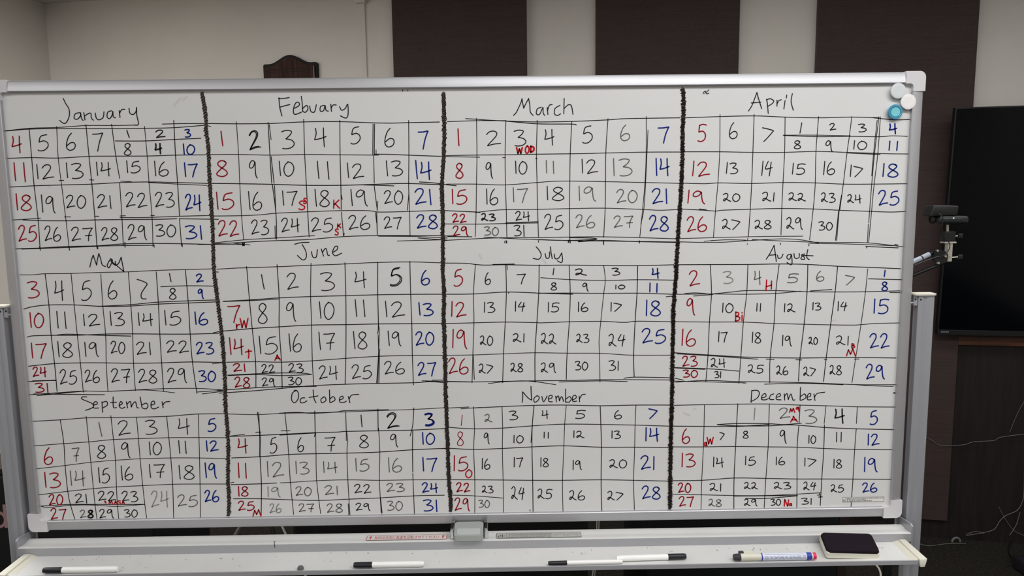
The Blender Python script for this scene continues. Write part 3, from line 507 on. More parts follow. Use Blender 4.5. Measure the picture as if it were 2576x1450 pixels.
def scribble(path, rnd, which):
    """the thick dividers: a pale underlayer and marker scrubbed over it in tight loops"""
    fine = smooth(path, 10); L = [0]
    for a, b in zip(fine, fine[1:]): L.append(L[-1] + math.dist(a, b))
    i = 0; segs = []; cur = []; s = 0; a = 0; amp = 4; off = 0
    rope = (6.4, 4.6, 3.0)[which]; lean = (.75, .55, .15)[which]
    while s < L[-1]:
        while i < len(L) - 2 and L[i+1] < s: i += 1
        t = (s - L[i]) / max(1e-6, L[i+1] - L[i])
        cx = fine[i][0] + (fine[i+1][0]-fine[i][0]) * t; cy = fine[i][1] + (fine[i+1][1]-fine[i][1]) * t
        sx = (abs(math.cos(a)) ** .8) * (1 if math.cos(a) > 0 else -1)
        cur.append((cx + off + amp * sx, cy + (2.6 if which < 2 else .9) * math.sin(a) - lean * amp * sx))
        if len(cur) > 60: segs.append(cur); cur = [cur[-1]]
        a += math.pi / 5; s += rope / 10
        if math.sin(a) * math.sin(a - math.pi / 5) <= 0:
            amp = rnd.uniform(2.9, 5.6) if which < 2 else rnd.uniform(3.0, 6.4); off = rnd.uniform(-1.2, 1.2); rope = (6.4, 4.6, 3.0)[which] * rnd.uniform(.7, 1.35)
    segs.append(cur)
    return [fine], segs
t, ax, bx, hh = case('equipment_case', -60, 385, 1192, .55, .4, 'black case with pale pink lettering left of the whiteboard post', 'case')
d = bmesh.new(); Yd = .55 - .0015                                   # the letter d on its front
c0 = at_y(0, 1308, Yd); rr = abs(at_y(0, 1287, Yd).z - at_y(0, 1328, Yd).z) / 2; sx = at_y(13, 1300, Yd).x; lw = .0085
def flat_stroke(bm, pts, w, Y):
    for i in range(len(pts) - 1):
        p, q = Vector(pts[i]), Vector(pts[i+1]); n = (q - p).normalized(); n = Vector((-n.y, n.x)) * w / 2
        vs_ = [bm.verts.new((v.x, Y, v.y)) for v in (p - n, q - n, q + n, p + n)]; bm.faces.new(vs_)
cx_ = sx - rr * .92
flat_stroke(d, [(cx_ + rr*.9*math.cos(a*math.pi/16), c0.z + rr*.92*math.sin(a*math.pi/16)) for a in range(33)], lw, Yd)
flat_stroke(d, [(sx, at_y(13, 1270, Yd).z), (sx, c0.z - rr * 1.02)], lw, Yd - .0002)
obj('printed_letter', d, M_PINK, t, label='pale pink letter d')
obj('lid_trim', box(ax, bx, .545, .955, hh, hh + .02, .004), M_CASEB, t, label='brown trim on top')
case('amplifier_case', 735, 1480, 1240, .55, .4, 'low black case behind the whiteboard, left of the hanging white cable', 'case')
t, ax, bx, hh = case('monitor_case', 1625, 2113, 1240, .55, .4, 'low blue-black case behind the whiteboard, right of the hanging white cable', 'case', mat('case_blueblack', (13, 17, 22), .5))
obj('side_board', box(bx + .001, bx + .03, .56, .94, .0, hh, .003), M_CASEB, t, label='dark brown side board')
# twin white cable hanging between the cases
def hang(px, r, name):
    return obj(name, tube(curve3([at_y(px + 4, 1235, .5), at_y(px + 1, 1342, .5), at_y(px - 1, 1400, .5), at_y(px - 10, 1452, .5), at_y(px - 16, 1520, .5), Vector((at_y(px - 16, 1520, .5).x, .5, .004))]), r, 8), M_CABW, smooth=True)
o = hang(1500, .0016, 'cable'); tag(o, 'thin white cable hanging behind the board, left strand of the pair', 'cable', 'hanging white cables')
o = hang(1505, .0016, 'cable'); tag(o, 'thin white cable hanging behind the board, right strand of the pair', 'cable', 'hanging white cables')
# folding stand with chrome legs seen through the slit
ap = at_y(662, 1225, .50); t = root('folding_stand', (ap.x, .50, 0), 'black folding stand with thin chrome legs behind the board', 'stand')
for (px, py, dy) in ((590, 1352, -.02), (722, 1352, -.03), (690, 1352, .06)):
    q = at_y(px, py, .50 + dy); e = ap + (q - ap) * (ap.z / (ap.z - q.z)); e.z = .004
    obj('leg', tube([ap, e], .005, 10), M_CHROME if px > 600 else M_CABD, t, smooth=True)
obj('hub', lathe([(0, -.03), (.02, -.03), (.022, 0), (.018, .03), (0, .03)], ap, (0, 0, 1), 20), M_BLACK, t, smooth=True)
obj('mast', tube([ap, ap + Vector((0, 0, .18))], .007, 10), M_BLACK, t, smooth=True)

# boom stand with webcam
YB = .35
def Bp(px, py, y=YB): return at_y(px, py, y)
pp = Bp(2284, 672); t = root('boom_stand', (pp.x, YB, 0), 'black boom arm stand with pale grey sleeve beside the right post', 'stand')
obj('pole', tube([(pp.x, YB + .02, .03), (pp.x, YB + .02, Bp(2284, 650).z)], .011, 14), M_BLACK, t, smooth=True)
obj('base_plate', lathe([(0, 0), (.15, 0), (.15, .012), (.02, .03), (0, .03)], (pp.x, YB + .02, 0), (0, 0, 1), 40), M_BLACK, t, smooth=True)
obj('upper_arm', tube([Bp(2284, 664), Bp(2352, 633)], .0045, 10), M_BLACK, t, smooth=True)
SLV = mat('sleeve_grey', (176, 184, 198), .5)
obj('sleeve', tube([Bp(2290, 662), Bp(2317, 650)], .0062, 14), SLV, t, smooth=True, label='pale grey sleeve')
obj('sleeve', tube([Bp(2320, 648.5), Bp(2338, 640)], .0062, 14), SLV, t, smooth=True, label='pale grey sleeve')
obj('lower_arm', tube([Bp(2284, 698), Bp(2374, 661)], .0042, 10), M_BLACK, t, smooth=True)
hz = [Bp(x, y) for x, y in ((2345, 632), (2362, 627), (2376, 634), (2385, 646), (2376, 660), (2360, 664), (2348, 654))]
obj('joint', hull(bmesh.new(), [p + Vector((0, -.008, 0)) for p in hz], [p + Vector((0, .008, 0)) for p in hz]), M_BLACK, t)
for px, py in ((2357, 631), (2359, 662), (2377, 645)):
    obj('bolt', lathe([(0, .004), (.003, .0035), (.0035, 0), (0, 0)], Bp(px, py, YB - .008), (0, -1, 0), 14), M_CHROME, t, smooth=True)
obj('spigot', box(Bp(2379, 640).x, Bp(2391, 640).x, YB - .008, YB + .006, Bp(2385, 658).z, Bp(2385, 611).z, .001), mat('spigot_metal', (205, 202, 190), .35, metal=.6), t, label='pale metal spigot')
obj('spigot_plate', box(Bp(2370, 610).x, Bp(2399, 610).x, YB - .012, YB + .01, Bp(2385, 612).z, Bp(2385, 608).z, .0006), MC['spigot_metal'], t, label='pale metal plate')
obj('clamp_block', box(Bp(2371, 600).x, Bp(2397, 600).x, YB - .012, YB + .012, Bp(2385, 608).z, Bp(2385, 582).z, .002), M_BLACK, t)
for py in (595, 648):
    a, b = Bp(2392, py), Bp(2409, py - 1)
    obj('wing_screw', tube([a, b, b + Vector((.002, 0, .004))], .0013, 8), MC['spigot_metal'], t, smooth=True, label='chrome wing screw')
    obj('wing_knob', box(b.x, b.x + .012, YB - .004, YB + .004, b.z - .006, b.z + .006, .002), M_BLACK, t)
wc = root('webcam', Bp(2383, 566), 'black webcam clamped on top of the boom stand', 'webcam')
q0, q1 = Bp(2330, 545), Bp(2401, 516)
hood = hull(bmesh.new(), [(q0.x, YB - .02, q0.z), (q1.x - .003, YB - .02, q0.z + .002), (q1.x, YB - .02, q1.z - .002), (q0.x + .006, YB - .02, q1.z)],
            [(q0.x + .004, YB + .03, q0.z), (q1.x, YB + .03, q0.z), (q1.x, YB + .03, q1.z), (q0.x + .012, YB + .03, q1.z)])
bmesh.ops.bevel(hood, geom=hood.edges[:], offset=.003, segments=3, profile=.5, affect='EDGES')
obj('hood', hood, M_BLACK, wc, smooth=True)
q0, q1 = Bp(2348, 563), Bp(2421, 543)
obj('body', box(q0.x, q1.x, YB - .03, YB + .01, q0.z, q1.z, .0065, 4), mat('webcam_shell', (32, 35, 38), .3), wc, smooth=True)
obj('lens_ring', lathe([(0, 0), (.0105, 0), (.0105, .004), (.008, .005), (.007, .002), (0, .002)], Bp(2347, 552, YB - .0), (-1, -.25, 0), 24), M_BLACK, wc, smooth=True)
obj('indicator_lamp', lathe([(0, .0012), (.0016, .0008), (.002, 0), (0, 0)], Bp(2399, 549.5, YB - .03), (0, -1, 0), 12), M_WHITE, wc, smooth=True)
obj('neck', tube([Bp(2384, 566), Bp(2384, 584)], .0028, 12), mat('spigot_metal', (205, 202, 190)), wc, smooth=True)
obj('usb_cable', tube(curve3([Bp(2362, 538, YB - .035), Bp(2372, 548, YB - .036), Bp(2369, 572, YB - .03), Bp(2376, 595, YB - .02), Bp(2388, 612, YB - .02), Bp(2388, 626, YB - .02), Bp(2376, 643, YB - .02), Bp(2352, 648, YB - .012), Bp(2300, 668, YB - .012)]), .0012, 8), mat('cable_sheath', (40, 40, 44), .3), wc, smooth=True)

# cables on the right, along the wall and on the carpet
def wcab(pts, r, label, m=M_CABD, group=None):
    P = [at_wall(x, y, .04) if y < 1349 else at_z(x, y, .004) for x, y in pts]
    o = obj('cable', tube(curve3(P, 6), r * .75, 8), m, smooth=True); tag(o, label, 'cable', group); return o
wcab([(2290, 1096), (2335, 1104), (2362, 1120), (2400, 1121), (2428, 1119), (2450, 1112), (2500, 1109), (2516, 1101), (2576, 1093), (2640, 1090)], .0016, 'thin grey cable sagging straight across the black wainscot')
wcab([(2300, 1364), (2335, 1374), (2380, 1369), (2430, 1368)], .002, 'grey cable lying flat on the carpet beside the right post')
wcab([(2430, 1345), (2455, 1338), (2476, 1343)], .0018, 'short grey cable end by the velcro strap')
wcab([(2430, 1348), (2468, 1342), (2500, 1333), (2515, 1312), (2530, 1298), (2558, 1285), (2572, 1262), (2576, 1235), (2577, 1180)], .002, 'grey cable rising in a wavy S beside the wainscot')
wcab([(2512, 1275), (2530, 1308), (2550, 1335), (2576, 1348)], .0014, 'grey cable slanting down to the right across the baseboard')
wcab([(2566, 1290), (2556, 1322), (2540, 1347)], .0018, 'grey cable slanting down to the left across the baseboard', M_CABD)
wcab([(2580, 1005), (2560, 1040), (2540, 1088)], .0012, 'faint grey cable running diagonally down the black wainscot')
st = at_z(2405, 1364, .0)
o = obj('cable_strap', tube([st + Vector(((.018)*math.cos(a*math.pi/10), 0, .02*math.sin(a*math.pi/10))) for a in range(11)], .005, 6), mat('strap_grey', (105, 110, 112), .8), smooth=True)
tag(o, 'grey strap looped round the cables on the carpet', 'strap')
P = [at_z(x, y, .005) for x, y in ((2150, 1400), (2185, 1414), (2203, 1422), (2213, 1436), (2216, 1456), (2214, 1500))]
o = obj('cable', tube(curve3(P), .0042, 10), mat('cream_cable', (225, 220, 205), .5), smooth=True); tag(o, 'thick cream cable curving over the carpet under the tray', 'cable')
q = at_z(2590, 1446, .0)
t = root('power_adapter', q, 'black power adapter on the carpet in the lower right corner', 'adapter')
obj('body', box(q.x - .035, q.x + .07, q.y - .04, q.y + .06, 0, .06, .008, 3), mat('adapter_black', (24, 22, 30), .6), t, smooth=True)
obj('cord', tube(curve3([at_z(2552, 1358, .004), at_z(2538, 1375, .004), at_z(2540, 1396, .004), q + Vector((-.03, .03, .03))]), .003, 8), M_BLACK, t, smooth=True)

# ------------------------------------------------ the whiteboard
BH = 0.91834; HX = .915; T0, T1 = Z0, Z0 + BH
SY = .008                                   # the writing surface sits 8 mm behind the frame's front
FW = .0225
wb = root('whiteboard', (0, 0, 0), 'large revolving whiteboard on a silver wheeled stand with a handwritten year calendar', 'whiteboard')
obj('writing_surface', box(-HX + .01, HX - .01, SY, SY + .012, T0 + .01, T1 - .01), M_BOARD, wb)
ring = [(SY, .0), (0.0012, .0), (0.0, .0015), (.0022, FW - .004), (.005, FW - .0008), (.010, FW), (.026, FW), (.028, FW - .003), (.028, .0)]   # y, outward from the inner lip
CL = .038
def rail_x(zin, sgn, x0, x1): return hull(bmesh.new(), [(x0, y, zin + sgn * a) for y, a in ring], [(x1, y, zin + sgn * a) for y, a in ring])
def rail_z(xin, sgn, z0, z1): return hull(bmesh.new(), [(xin + sgn * a, y, z0) for y, a in ring], [(xin + sgn * a, y, z1) for y, a in ring])
obj('frame_rail', rail_x(T1 - FW, 1, -HX + CL, HX - CL), M_ALU, wb, smooth=True)
obj('frame_rail', rail_x(T0 + FW, -1, -HX + CL, HX - CL), M_ALU, wb, smooth=True)
obj('frame_rail', rail_z(HX - FW, 1, T0 + CL, T1 - CL), M_ALU, wb, smooth=True)
obj('frame_rail', rail_z(-HX + FW, -1, T0 + CL, T1 - CL), M_ALU, wb, smooth=True)
for sx in (-1, 1):
    for sz, zc in ((1, T1), (-1, T0)):
        R1, R0 = .012, .006; out = []                      # an L with a rounded outer and inner corner
        X = lambda a: sx * (HX - a); Zz = lambda a: zc - sz * a
        pts = [(CL, -.0006)]
        for k in range(7):
            a = rad(90 * k / 6); pts.append((R1 - R1*math.sin(a) - .0006, R1 - R1*math.cos(a) - .0006))
        pts += [(-.0006, CL), (FW + .0006, CL)]
        for k in range(6):
            a = rad(90 * k / 5); pts.append((FW + .0006 + R0 * (1 - math.cos(a)), FW + .0006 + R0 * (1 - math.sin(a))))
        pts += [(CL, FW + .0006)]
        b = hull(bmesh.new(), [(X(p), -.0008, Zz(q)) for p, q in pts], [(X(p), .029, Zz(q)) for p, q in pts])
        obj('frame_corner', b, M_CORNER, wb)
# posts, caps, pins
for s in (1, -1):
    pr, pl = at_y(2352, 745, 0).x, at_y(2311.5, 745, 0).x; zt = at_y(2330, 743, 0).z
    n = 12; prof = []
    for k in range(n + 1):                                   # fluted front: bulge, groove, bulge
        a = k / n; prof.append((pl + (pr - pl) * a, .001 - .003 * math.sin(math.pi * a) ** .5 + .004 * math.exp(-((a - .42) / .14) ** 2)))
    dp = .018 if s > 0 else .036
    prof += [(pr + .001, .008), (pr, dp), (pl, dp)]
    obj('post', prism_z([(s * x, y) for x, y in prof], .05, zt), M_POST, wb, smooth=True)
    obj('post_cap', prism_z([(s * x, y) for x, y in rrect(pl - .009, pr + .0015, -.005, .020, .004)], zt, zt + .0035), M_CREAM, wb, smooth=True, label='ivory end cap')
    zp = at_y(2306, 761, .02).z
    obj('pivot_pin', tube([(s * (HX - .002), .010, zp), (s * (pl + .004), .010, zp)], .0042, 16), M_CHROME, wb, smooth=True)
    obj('pivot_collar', tube([(s * (HX + .006), .010, zp), (s * (pl + .002), .010, zp)], .0056, 16), mat('collar_metal', (190, 188, 182), .3, metal=.6), wb, smooth=True)
    pt = obj('pivot_plate', box(*sorted((s*(pl - .008), s*(pl - .001))), .002, .008, zp - .004, zt), M_POST, wb)
    for xh, yh in ((pl - .0055, .002), (pl + .004, -.001)):
        obj('screw_hole', box(s*xh - .0012, s*xh + .0012, yh - .0012, yh + .001, zt - .010, zt - .007), M_BLACK, pt)
    obj('foot_beam', box(s*(pl+pr)/2 - .022, s*(pl+pr)/2 + .022, -.28, .2, .065, .1, .006), M_POST, wb)
    for cy in (-.25, .17):
        obj('caster', lathe([(0, -.011), (.024, -.011), (.026, 0), (.024, .011), (0, .011)], (s*(pl+pr)/2, cy, .026), (1, 0, 0), 24), M_BLACK, wb, smooth=True)
        obj('caster_fork', box(s*(pl+pr)/2 - .015, s*(pl+pr)/2 + .015, cy - .012, cy + .012, .03, .066, .002), M_BLACK, wb)
# lower rail and pen tray
C = CAM.z; KZ = CAM.y / -1.498
zr, zf, zl = C + -.709 * -KZ * -1, 0, 0
zr = C - .709 * abs(KZ); zf = C - .727 * abs(KZ); zl = C - .7353 * abs(KZ)
yr, yt = -.035, CAM.y + 1.381 * abs(KZ)
xr = at_y(2284, 1330, -.02).x
obj('lower_rail', prism_x([(.006, zr - .03), (.006, zr + .0008), (.0, zr + .001), (-.004, zr + .0006), (-.011, zr - .0014), (-.018, zr - .0014), (-.026, zr - .0002), (-.032, zr + .0002), (yr, zr - .0006), (yr, zf), (yr + .003, zf - .004), (.0, zr - .03)], -xr, xr), M_TRAY, wb, smooth=True)
obj('rail_front', prism_x([(yr - .0008, zf + .0002), (yr - .0008, zr - .0012), (yr + .001, zr - .0012), (yr + .001, zf + .0002)], -xr, xr), M_TRAYF, wb, label='grey front strip of the rail')
xt = at_y(2264, 1400, -.08).x + .006; xl = at_y(2310, 1409, yt).x
obj('pen_tray', prism_x([(yr + .004, zf), (yr + .004, zf - .004), (yt + .001, zf - .006), (yt + .001, zf - .0002), (yt + .008, zf - .0012), (yr - .004, zf - .0002)], -xt, xt), M_TRAY, wb, smooth=True)
obj('tray_lip', prism_x([(yt + .0012, zf + .0012), (yt - .0008, zf + .0006), (yt - .0012, zl + .001), (yt + .0005, zl), (yt + .006, zl + .0015), (yt + .006, zf - .006), (yt + .0012, zf - .004)], -xl, xl), M_TRAYF, wb, smooth=True)
for s in (1, -1):
    ib, ob_ = at_y(2260, 1356.5, yr - .002), at_y(2277, 1356.5, yr - .002); fi, fo = at_y(2311, 1406, yt), at_y(2331, 1404, yt); fb = at_y(2323, 1424, yt)
    lo_b, lo_f = at_y(2258, 1363, yr - .002), at_y(2284, 1404, yt)
    f = lambda p, dx=0, dy=0, dz_=0: (s * (p.x + dx), p.y + dy, p.z + dz_)
    ring1 = [f(ib), f(ob_), (s * ob_.x, yr, zl), (s * (lo_b.x), yr, zl)]
    ring2 = [f(fi, dy=-.004), f(fo, dy=-.004), (s * fb.x, yt - .006, fb.z), (s * (fi.x + .001), yt - .006, fb.z - .0005)]
    b = hull(bmesh.new(), ring1, ring2); bmesh.ops.bevel(b, geom=b.edges[:], offset=.0018, segments=2, profile=.5, affect='EDGES')
    obj('tray_end_cap', b, M_CREAM, wb, smooth=True, label='ivory end cap of the tray')
    b = hull(bmesh.new(), [(s * (xt - .002), yr, zf - .001), (s * xt, yr, zf - .006), (s * (ib.x + .004), yr, ib.z - .002)], [(s * (xt - .002), yt + .001, zf - .001), (s * xt, yt + .001, zf - .006), (s * (fi.x + .004), yt + .001, fi.z - .001)])
    obj('tray_cheek', b, M_CREAM, wb)
    p0, p1 = at_y(2267, 1303, .010), at_y(2290, 1322, -.035); zb = at_y(2291, 1372, -.035).z
    xp = (p0.x + p1.x) / 2
    prof = [(.030, zb - .02), (.030, p0.z - .004), (.024, p0.z), (-.030, p1.z + .001), (-.036, p1.z - .003), (-.036, zb - .012), (-.03, zb - .02)]
    b = hull(bmesh.new(), [(s * xp, y, z) for y, z in prof], [(s * (xp + .0035), y, z) for y, z in prof])
    obj('rail_bracket', b, M_POST, wb)
# locking lever in the middle of the rail
lx0, lx1 = at_y(1143, 1330, -.02).x, at_y(1216, 1330, -.02).x
zA, zB = at_y(1180, 1350, -.045).z, at_y(1180, 1313, .0).z
pl_ = rrect(lx0, lx1, -.045, .0, .008)
tilt = lambda y, a, b: a + (b - a) * (y + .045) / .045
b = hull(bmesh.new(), [(x, y, zA - .010) for x, y in pl_], [(x, y, tilt(y, zA, zB)) for x, y in pl_])
bmesh.ops.bevel(b, geom=[e for e in b.edges if len(e.link_faces) == 2 and e.calc_face_angle(0) > .8], offset=.0018, segments=3, profile=.5, affect='EDGES')
lv = obj('locking_lever', b, M_KNOB, wb, smooth=True, label='grey rounded locking lever')
in_ = rrect(lx0 + .006, lx1 - .006, -.041, -.022, .004)
obj('thumb_recess', hull(bmesh.new(), [(x, y, tilt(y, zA, zB) - .001) for x, y in in_], [(x, y, tilt(y, zA, zB) + .0007) for x, y in in_]), mat('grey_plastic_light', (182, 186, 184), .4), lv)
for xa in (lx0 - .008, lx1 + .002):
    obj('lever_bracket', box(xa, xa + .0075, -.028, .006, zr, zB - .004, .002), M_CHROME, wb, label='bright metal bracket beside the lever')
    obj('lever_post', box(xa + .006 * (1 if xa < 0 else -1) if False else xa + .001, xa + .006, -.020, .0, zr, zB - .002), M_BLACK, wb)

# ---- stickers
def text_bm(s, size, origin, ux, uy, width=None, sx=1.0):
    cu = bpy.data.curves.new('t', 'FONT'); cu.body = s; cu.size = 1; o = bpy.data.objects.new('t', cu); COL.objects.link(o)
    bpy.context.view_layer.update(); dg = bpy.context.evaluated_depsgraph_get(); me = bpy.data.meshes.new_from_object(o.evaluated_get(dg))
    b = bmesh.new(); b.from_mesh(me); bpy.data.objects.remove(o); bpy.data.curves.remove(cu); bpy.data.meshes.remove(me)
    xs = [v.co.x for v in b.verts] or [0, 1]; k = size
    kx = (width / (max(xs) - min(xs))) if width else size
    for v in b.verts: v.co = Vector(origin) + Vector(ux) * ((v.co.x - min(xs)) * kx) + Vector(uy) * (v.co.y * k)
    return b
def frame_bm(x0, x1, a0, a1, w_, P):
    b = bmesh.new()
    for q in ((x0, x1, a0, a0 + w_), (x0, x1, a1 - w_, a1), (x0, x0 + w_, a0, a1), (x1 - w_, x1, a0, a1)):
        b.faces.new([b.verts.new(P(*v)) for v in ((q[0], q[2]), (q[1], q[2]), (q[1], q[3]), (q[0], q[3]))])
    return b
def quad_bm(x0, x1, a0, a1, P, b=None):
    b = b or bmesh.new(); b.faces.new([b.verts.new(P(*v)) for v in ((x0, a0), (x1, a0), (x1, a1), (x0, a1))]); return b
# rail top: coordinate a runs from the front edge towards the board
PR = lambda x, a: (x, yr + .002 + a, zr + .0015)
x0, x1 = at_y(922, 1352, -.02).x, at_y(1124, 1352, -.02).x
M_RED = mat('red_print', (196, 70, 66), .5); M_GREYP = mat('grey_label_print', (92, 92, 90), .5)
st1 = obj('warning_sticker', quad_bm(x0, x1, .004, .026, lambda x, a: PR(x, a)), M_TRAY, wb, label='white sticker with red Japanese lettering')
P2 = lambda x, a: (x, yr + .002 + a, zr + .0018)
obj('sticker_border', frame_bm(x0, x1, .004, .026, .0009, P2), M_RED, st1)
b = text_bm('矢印の方向に板面を回転させてください', .0145, (x0 + .016, yr + .002 + .009, zr + .0018), (1, 0, 0), (0, 1, 0), width=x1 - x0 - .032)
for xa in (x0 + .008, x1 - .008):
    quad_bm(xa - .0012, xa + .0012, .008, .016, P2, b); b.faces.new([b.verts.new(P2(*v)) for v in ((xa - .0035, .016), (xa + .0035, .016), (xa, .022))])
obj('sticker_text', b, M_RED, st1)
x0, x1 = at_y(1249, 1345, -.02).x, at_y(1462, 1338, -.02).x
st2 = obj('instruction_sticker', quad_bm(x0, x1, .004, .027, PR), mat('label_grey', (186, 186, 182), .5), wb, label='grey instruction sticker with small print')
rn = random.Random(5); b = frame_bm(x0, x1, .004, .027, .0006, P2)
b.verts.ensure_lookup_table(); xb = x0 + .021; quad_bm(xb, xb + .0007, .004, .027, P2, b)
for k in range(4): quad_bm(x0 + .003 + k*.004, x0 + .0052 + k*.004, .008 + (k % 2)*.003, .014 + (k % 3)*.003, P2, b)
for row in range(4):                                          # unreadable small print
    x = xb + .004; a0 = .007 + row * .0048
    while x < x1 - .062:
        L = rn.uniform(.002, .006); quad_bm(x, x + L, a0, a0 + .0014, P2, b); x += L + rn.uniform(.0008, .002)
for cx_ in (x1 - .044, x1 - .018):
    for k in range(10):
        a = math.pi * k / 9; quad_bm(cx_ + .010*math.cos(a) - .0008, cx_ + .010*math.cos(a) + .0008, .010 + .010*math.sin(a), .0112 + .010*math.sin(a), P2, b)
obj('sticker_print', b, M_GREYP, st2)
# caution sticker on the board: three lines of fine print
PW = lambda x, z: (x, SY - .0004, z); PW1 = lambda x, z: (x, SY - .0006, z)
s0, s1 = at_y(2119, 1264, SY), at_y(2224, 1250, SY)
st3 = obj('caution_sticker', quad_bm(s0.x, s1.x, s0.z, s1.z, PW), mat('label_white', (226, 225, 222), .4), wb, label='small white caution sticker')
b = frame_bm(s0.x, s1.x, s0.z, s1.z, .0005, PW1)
quad_bm(s0.x + .006, s0.x + .0065, s0.z, s1.z, PW1, b); quad_bm(s0.x + .0018, s0.x + .0042, s0.z + .0015, s0.z + .006, PW1, b); h_ = s1.z - s0.z
for row, ext in ((0, .70), (1, .56), (2, .97)):
    x = s0.x + .009; z = s0.z + h_ * (.14 + .28 * row)
    while x < s0.x + (s1.x - s0.x) * ext:
        L = rn.uniform(.001, .0035); quad_bm(x, x + L, z, z + h_ * rn.uniform(.1, .16), PW1, b); x += L + rn.uniform(.0004, .0016)
obj('sticker_print', b, M_GREYP, st3)

# ---- handwriting: ribbons of ink lying on the surface
def ribbon(bm, pts, w_, Yo, taper=.0):
    P = []
    for p in pts:
        v = at_y(p[0], p[1], SY); v = Vector((v.x, v.z))
        if not P or (v - P[-1]).length > 1e-5: P.append(v)
    if len(P) < 2: return
    h = w_ / F * (SY - CAM.y) / 2; n = len(P); left = []; right = []
    for i in range(n):
        t_ = (P[min(i+1, n-1)] - P[max(i-1, 0)])
        if t_.length < 1e-7: t_ = P[min(i+1, n-1)] - P[i] if i < n-1 else P[i] - P[i-1]
        t_.normalize(); nn = Vector((-t_.y, t_.x)) * h
        left.append(P[i] + nn); right.append(P[i] - nn)
    V = lambda q: bm.verts.new((q.x, Yo, q.y))
    A = [V(q) for q in left]; B = [V(q) for q in right]
    for i in range(n - 1): bm.faces.new((A[i], B[i], B[i+1], A[i+1]))
    for e, sgn in ((0, -1), (n - 1, 1)):                       # rounded ends
        d_ = (P[1] - P[0]).normalized() if e == 0 else (P[-1] - P[-2]).normalized(); d_ = d_ * sgn * h
        nn = left[e] - P[e]
        arc = [V(P[e] + nn * math.cos(a) + d_ * math.sin(a)) for a in (rad(45), rad(90), rad(135))]
        bm.faces.new([A[e], *arc, B[e]] if sgn > 0 else [B[e], *arc[::-1], A[e]])
rnd = random.Random(3)
WORDS = dict(k='', g='faded ', h='very faded ', r='red ', R='bright red ', b='blue ')
for month, dta in MONTHS.items():
    ox, oy, sc = VIEWS[dta['view']]; T = lambda p: [(ox + x / sc, oy + y / sc) for x, y in p]
    bm = bmesh.new()
    for l in parse_lines(dta['lines']): ribbon(bm, T(smooth(l)), rnd.uniform(1.8, 2.3), SY - .0002)
    grid = obj('calendar_grid', bm, INK['k'], wb, label='hand drawn black grid under %s' % month)
    bm = bmesh.new()
    for l in parse_lines(dta['word']): ribbon(bm, T(smooth(l)), 2.5, SY - .0003)
    obj('month_name', bm, INK['k'], grid, label='handwritten month name %s' % month)
    for e in dta['nums'].replace('\n', ';').split(';'):
        q = e.split(); ink = q[5] if len(q) > 5 else 'k'; wd_ = float(q[6]) * .92 if len(q) > 6 else (3.3 if ink == 'b' else 3.05 if ink == 'r' else 3.2 if ink == 'R' else 2.6)
        bm = bmesh.new()
        for st_ in layout(q[0], *map(float, q[1:5]), dta['tilt'], rnd): ribbon(bm, T(st_), wd_, SY - (.0005 if ink == 'R' else .0003))
        said = ''.join(DIGIT.get(c, c) for c in q[0])
        o = obj('marker_note' if ink == 'R' else 'date_number', bm, INK[ink], grid)
        if ink != 'k': o['label'] = 'handwritten %s%s %s' % (WORDS[ink], 'note' if ink == 'R' else 'number', said) if said != '.' else 'bright red dot before a note'
for i, D in enumerate(DIVIDERS):
    lo_, hi_ = scribble(D, rnd, i)
    bm = bmesh.new()
    for s_ in lo_: ribbon(bm, s_, 8.2, SY - .0004)
    dv = obj('divider_line', bm, INK['u'], wb, label='thick scribbled black line dividing the months')
    bm = bmesh.new()
    for k, s_ in enumerate(hi_): ribbon(bm, s_, 1.9, SY - .0006 - k * .00002)
    obj('scribble', bm, INK['d'], dv)

b = bmesh.new()
for p in ([(438, 268), (446, 256), (455, 247)], [(460, 252), (470, 244)], [(118, 468), (126, 470)], [(1205, 640), (1212, 652)], [(2092, 808), (2102, 806)], [(1720, 1040), (1735, 1046)], [(1745, 1030), (1750, 1028)], [(1905, 248), (1912, 262)], [(1366, 652), (1374, 664)], [(1160, 835), (1166, 842)]):
    ribbon(b, p, 4.5, SY - .00015)
obj('rubbed_marks', b, mat('rubbed_ink', (208, 207, 205), .5), wb, label='faint rubbed out ink marks')
# ---- things on the board and the tray
def magnet(px, py, r_, label, m, core=None):
    hgt = .009; c = at_y(px, py, SY - hgt); c0 = Vector((c.x, SY, c.z))
    t = root('magnet', c0, label, 'magnet', None)
    obj('button', lathe([(0, 0), (r_ * .8, 0), (r_ * .84, .001), (r_ * .95, hgt * .6), (r_, hgt * .82), (r_ * .96, hgt * .97), (r_ * .9, hgt), (r_ * .5, hgt * .985), (0, hgt * .97)] if not core else
              [(0, 0), (r_ * .75, 0), (r_ * .8, .002), (r_ * .96, hgt * .55), (r_, hgt * .75), (r_ * .93, hgt * .98), (r_ * .74, hgt), (r_ * .66, hgt * .9), (0, hgt * .88)], c0, (0, -1, 0), 48), m, t, smooth=True)
    if core:
        obj('groove_ring', lathe([(r_ * .62, hgt * .88), (r_ * .62, hgt * .93), (r_ * .69, hgt * .93), (r_ * .69, hgt * .88)], c0, (0, -1, 0), 40), mat('blue_deep', (22, 92, 128), .3), t, smooth=True)
        obj('centre_disc', lathe([(0, hgt * .87), (r_ * .6, hgt * .87), (r_ * .62, hgt * .93), (r_ * .3, hgt * .915), (0, hgt * .905)], c0, (0, -1, 0), 40), core, t, smooth=True, label='paler blue centre disc')
    return t
rm = 19.2 / F * 1.48
magnet(2260.5, 228.5, rm, 'greyish white round magnet nearest the top frame', mat('magnet_grey_white', (214, 219, 222), .45))
magnet(2285.8, 256, rm, 'bright white round magnet overlapping the right frame edge', mat('magnet_white', (238, 236, 236), .45))
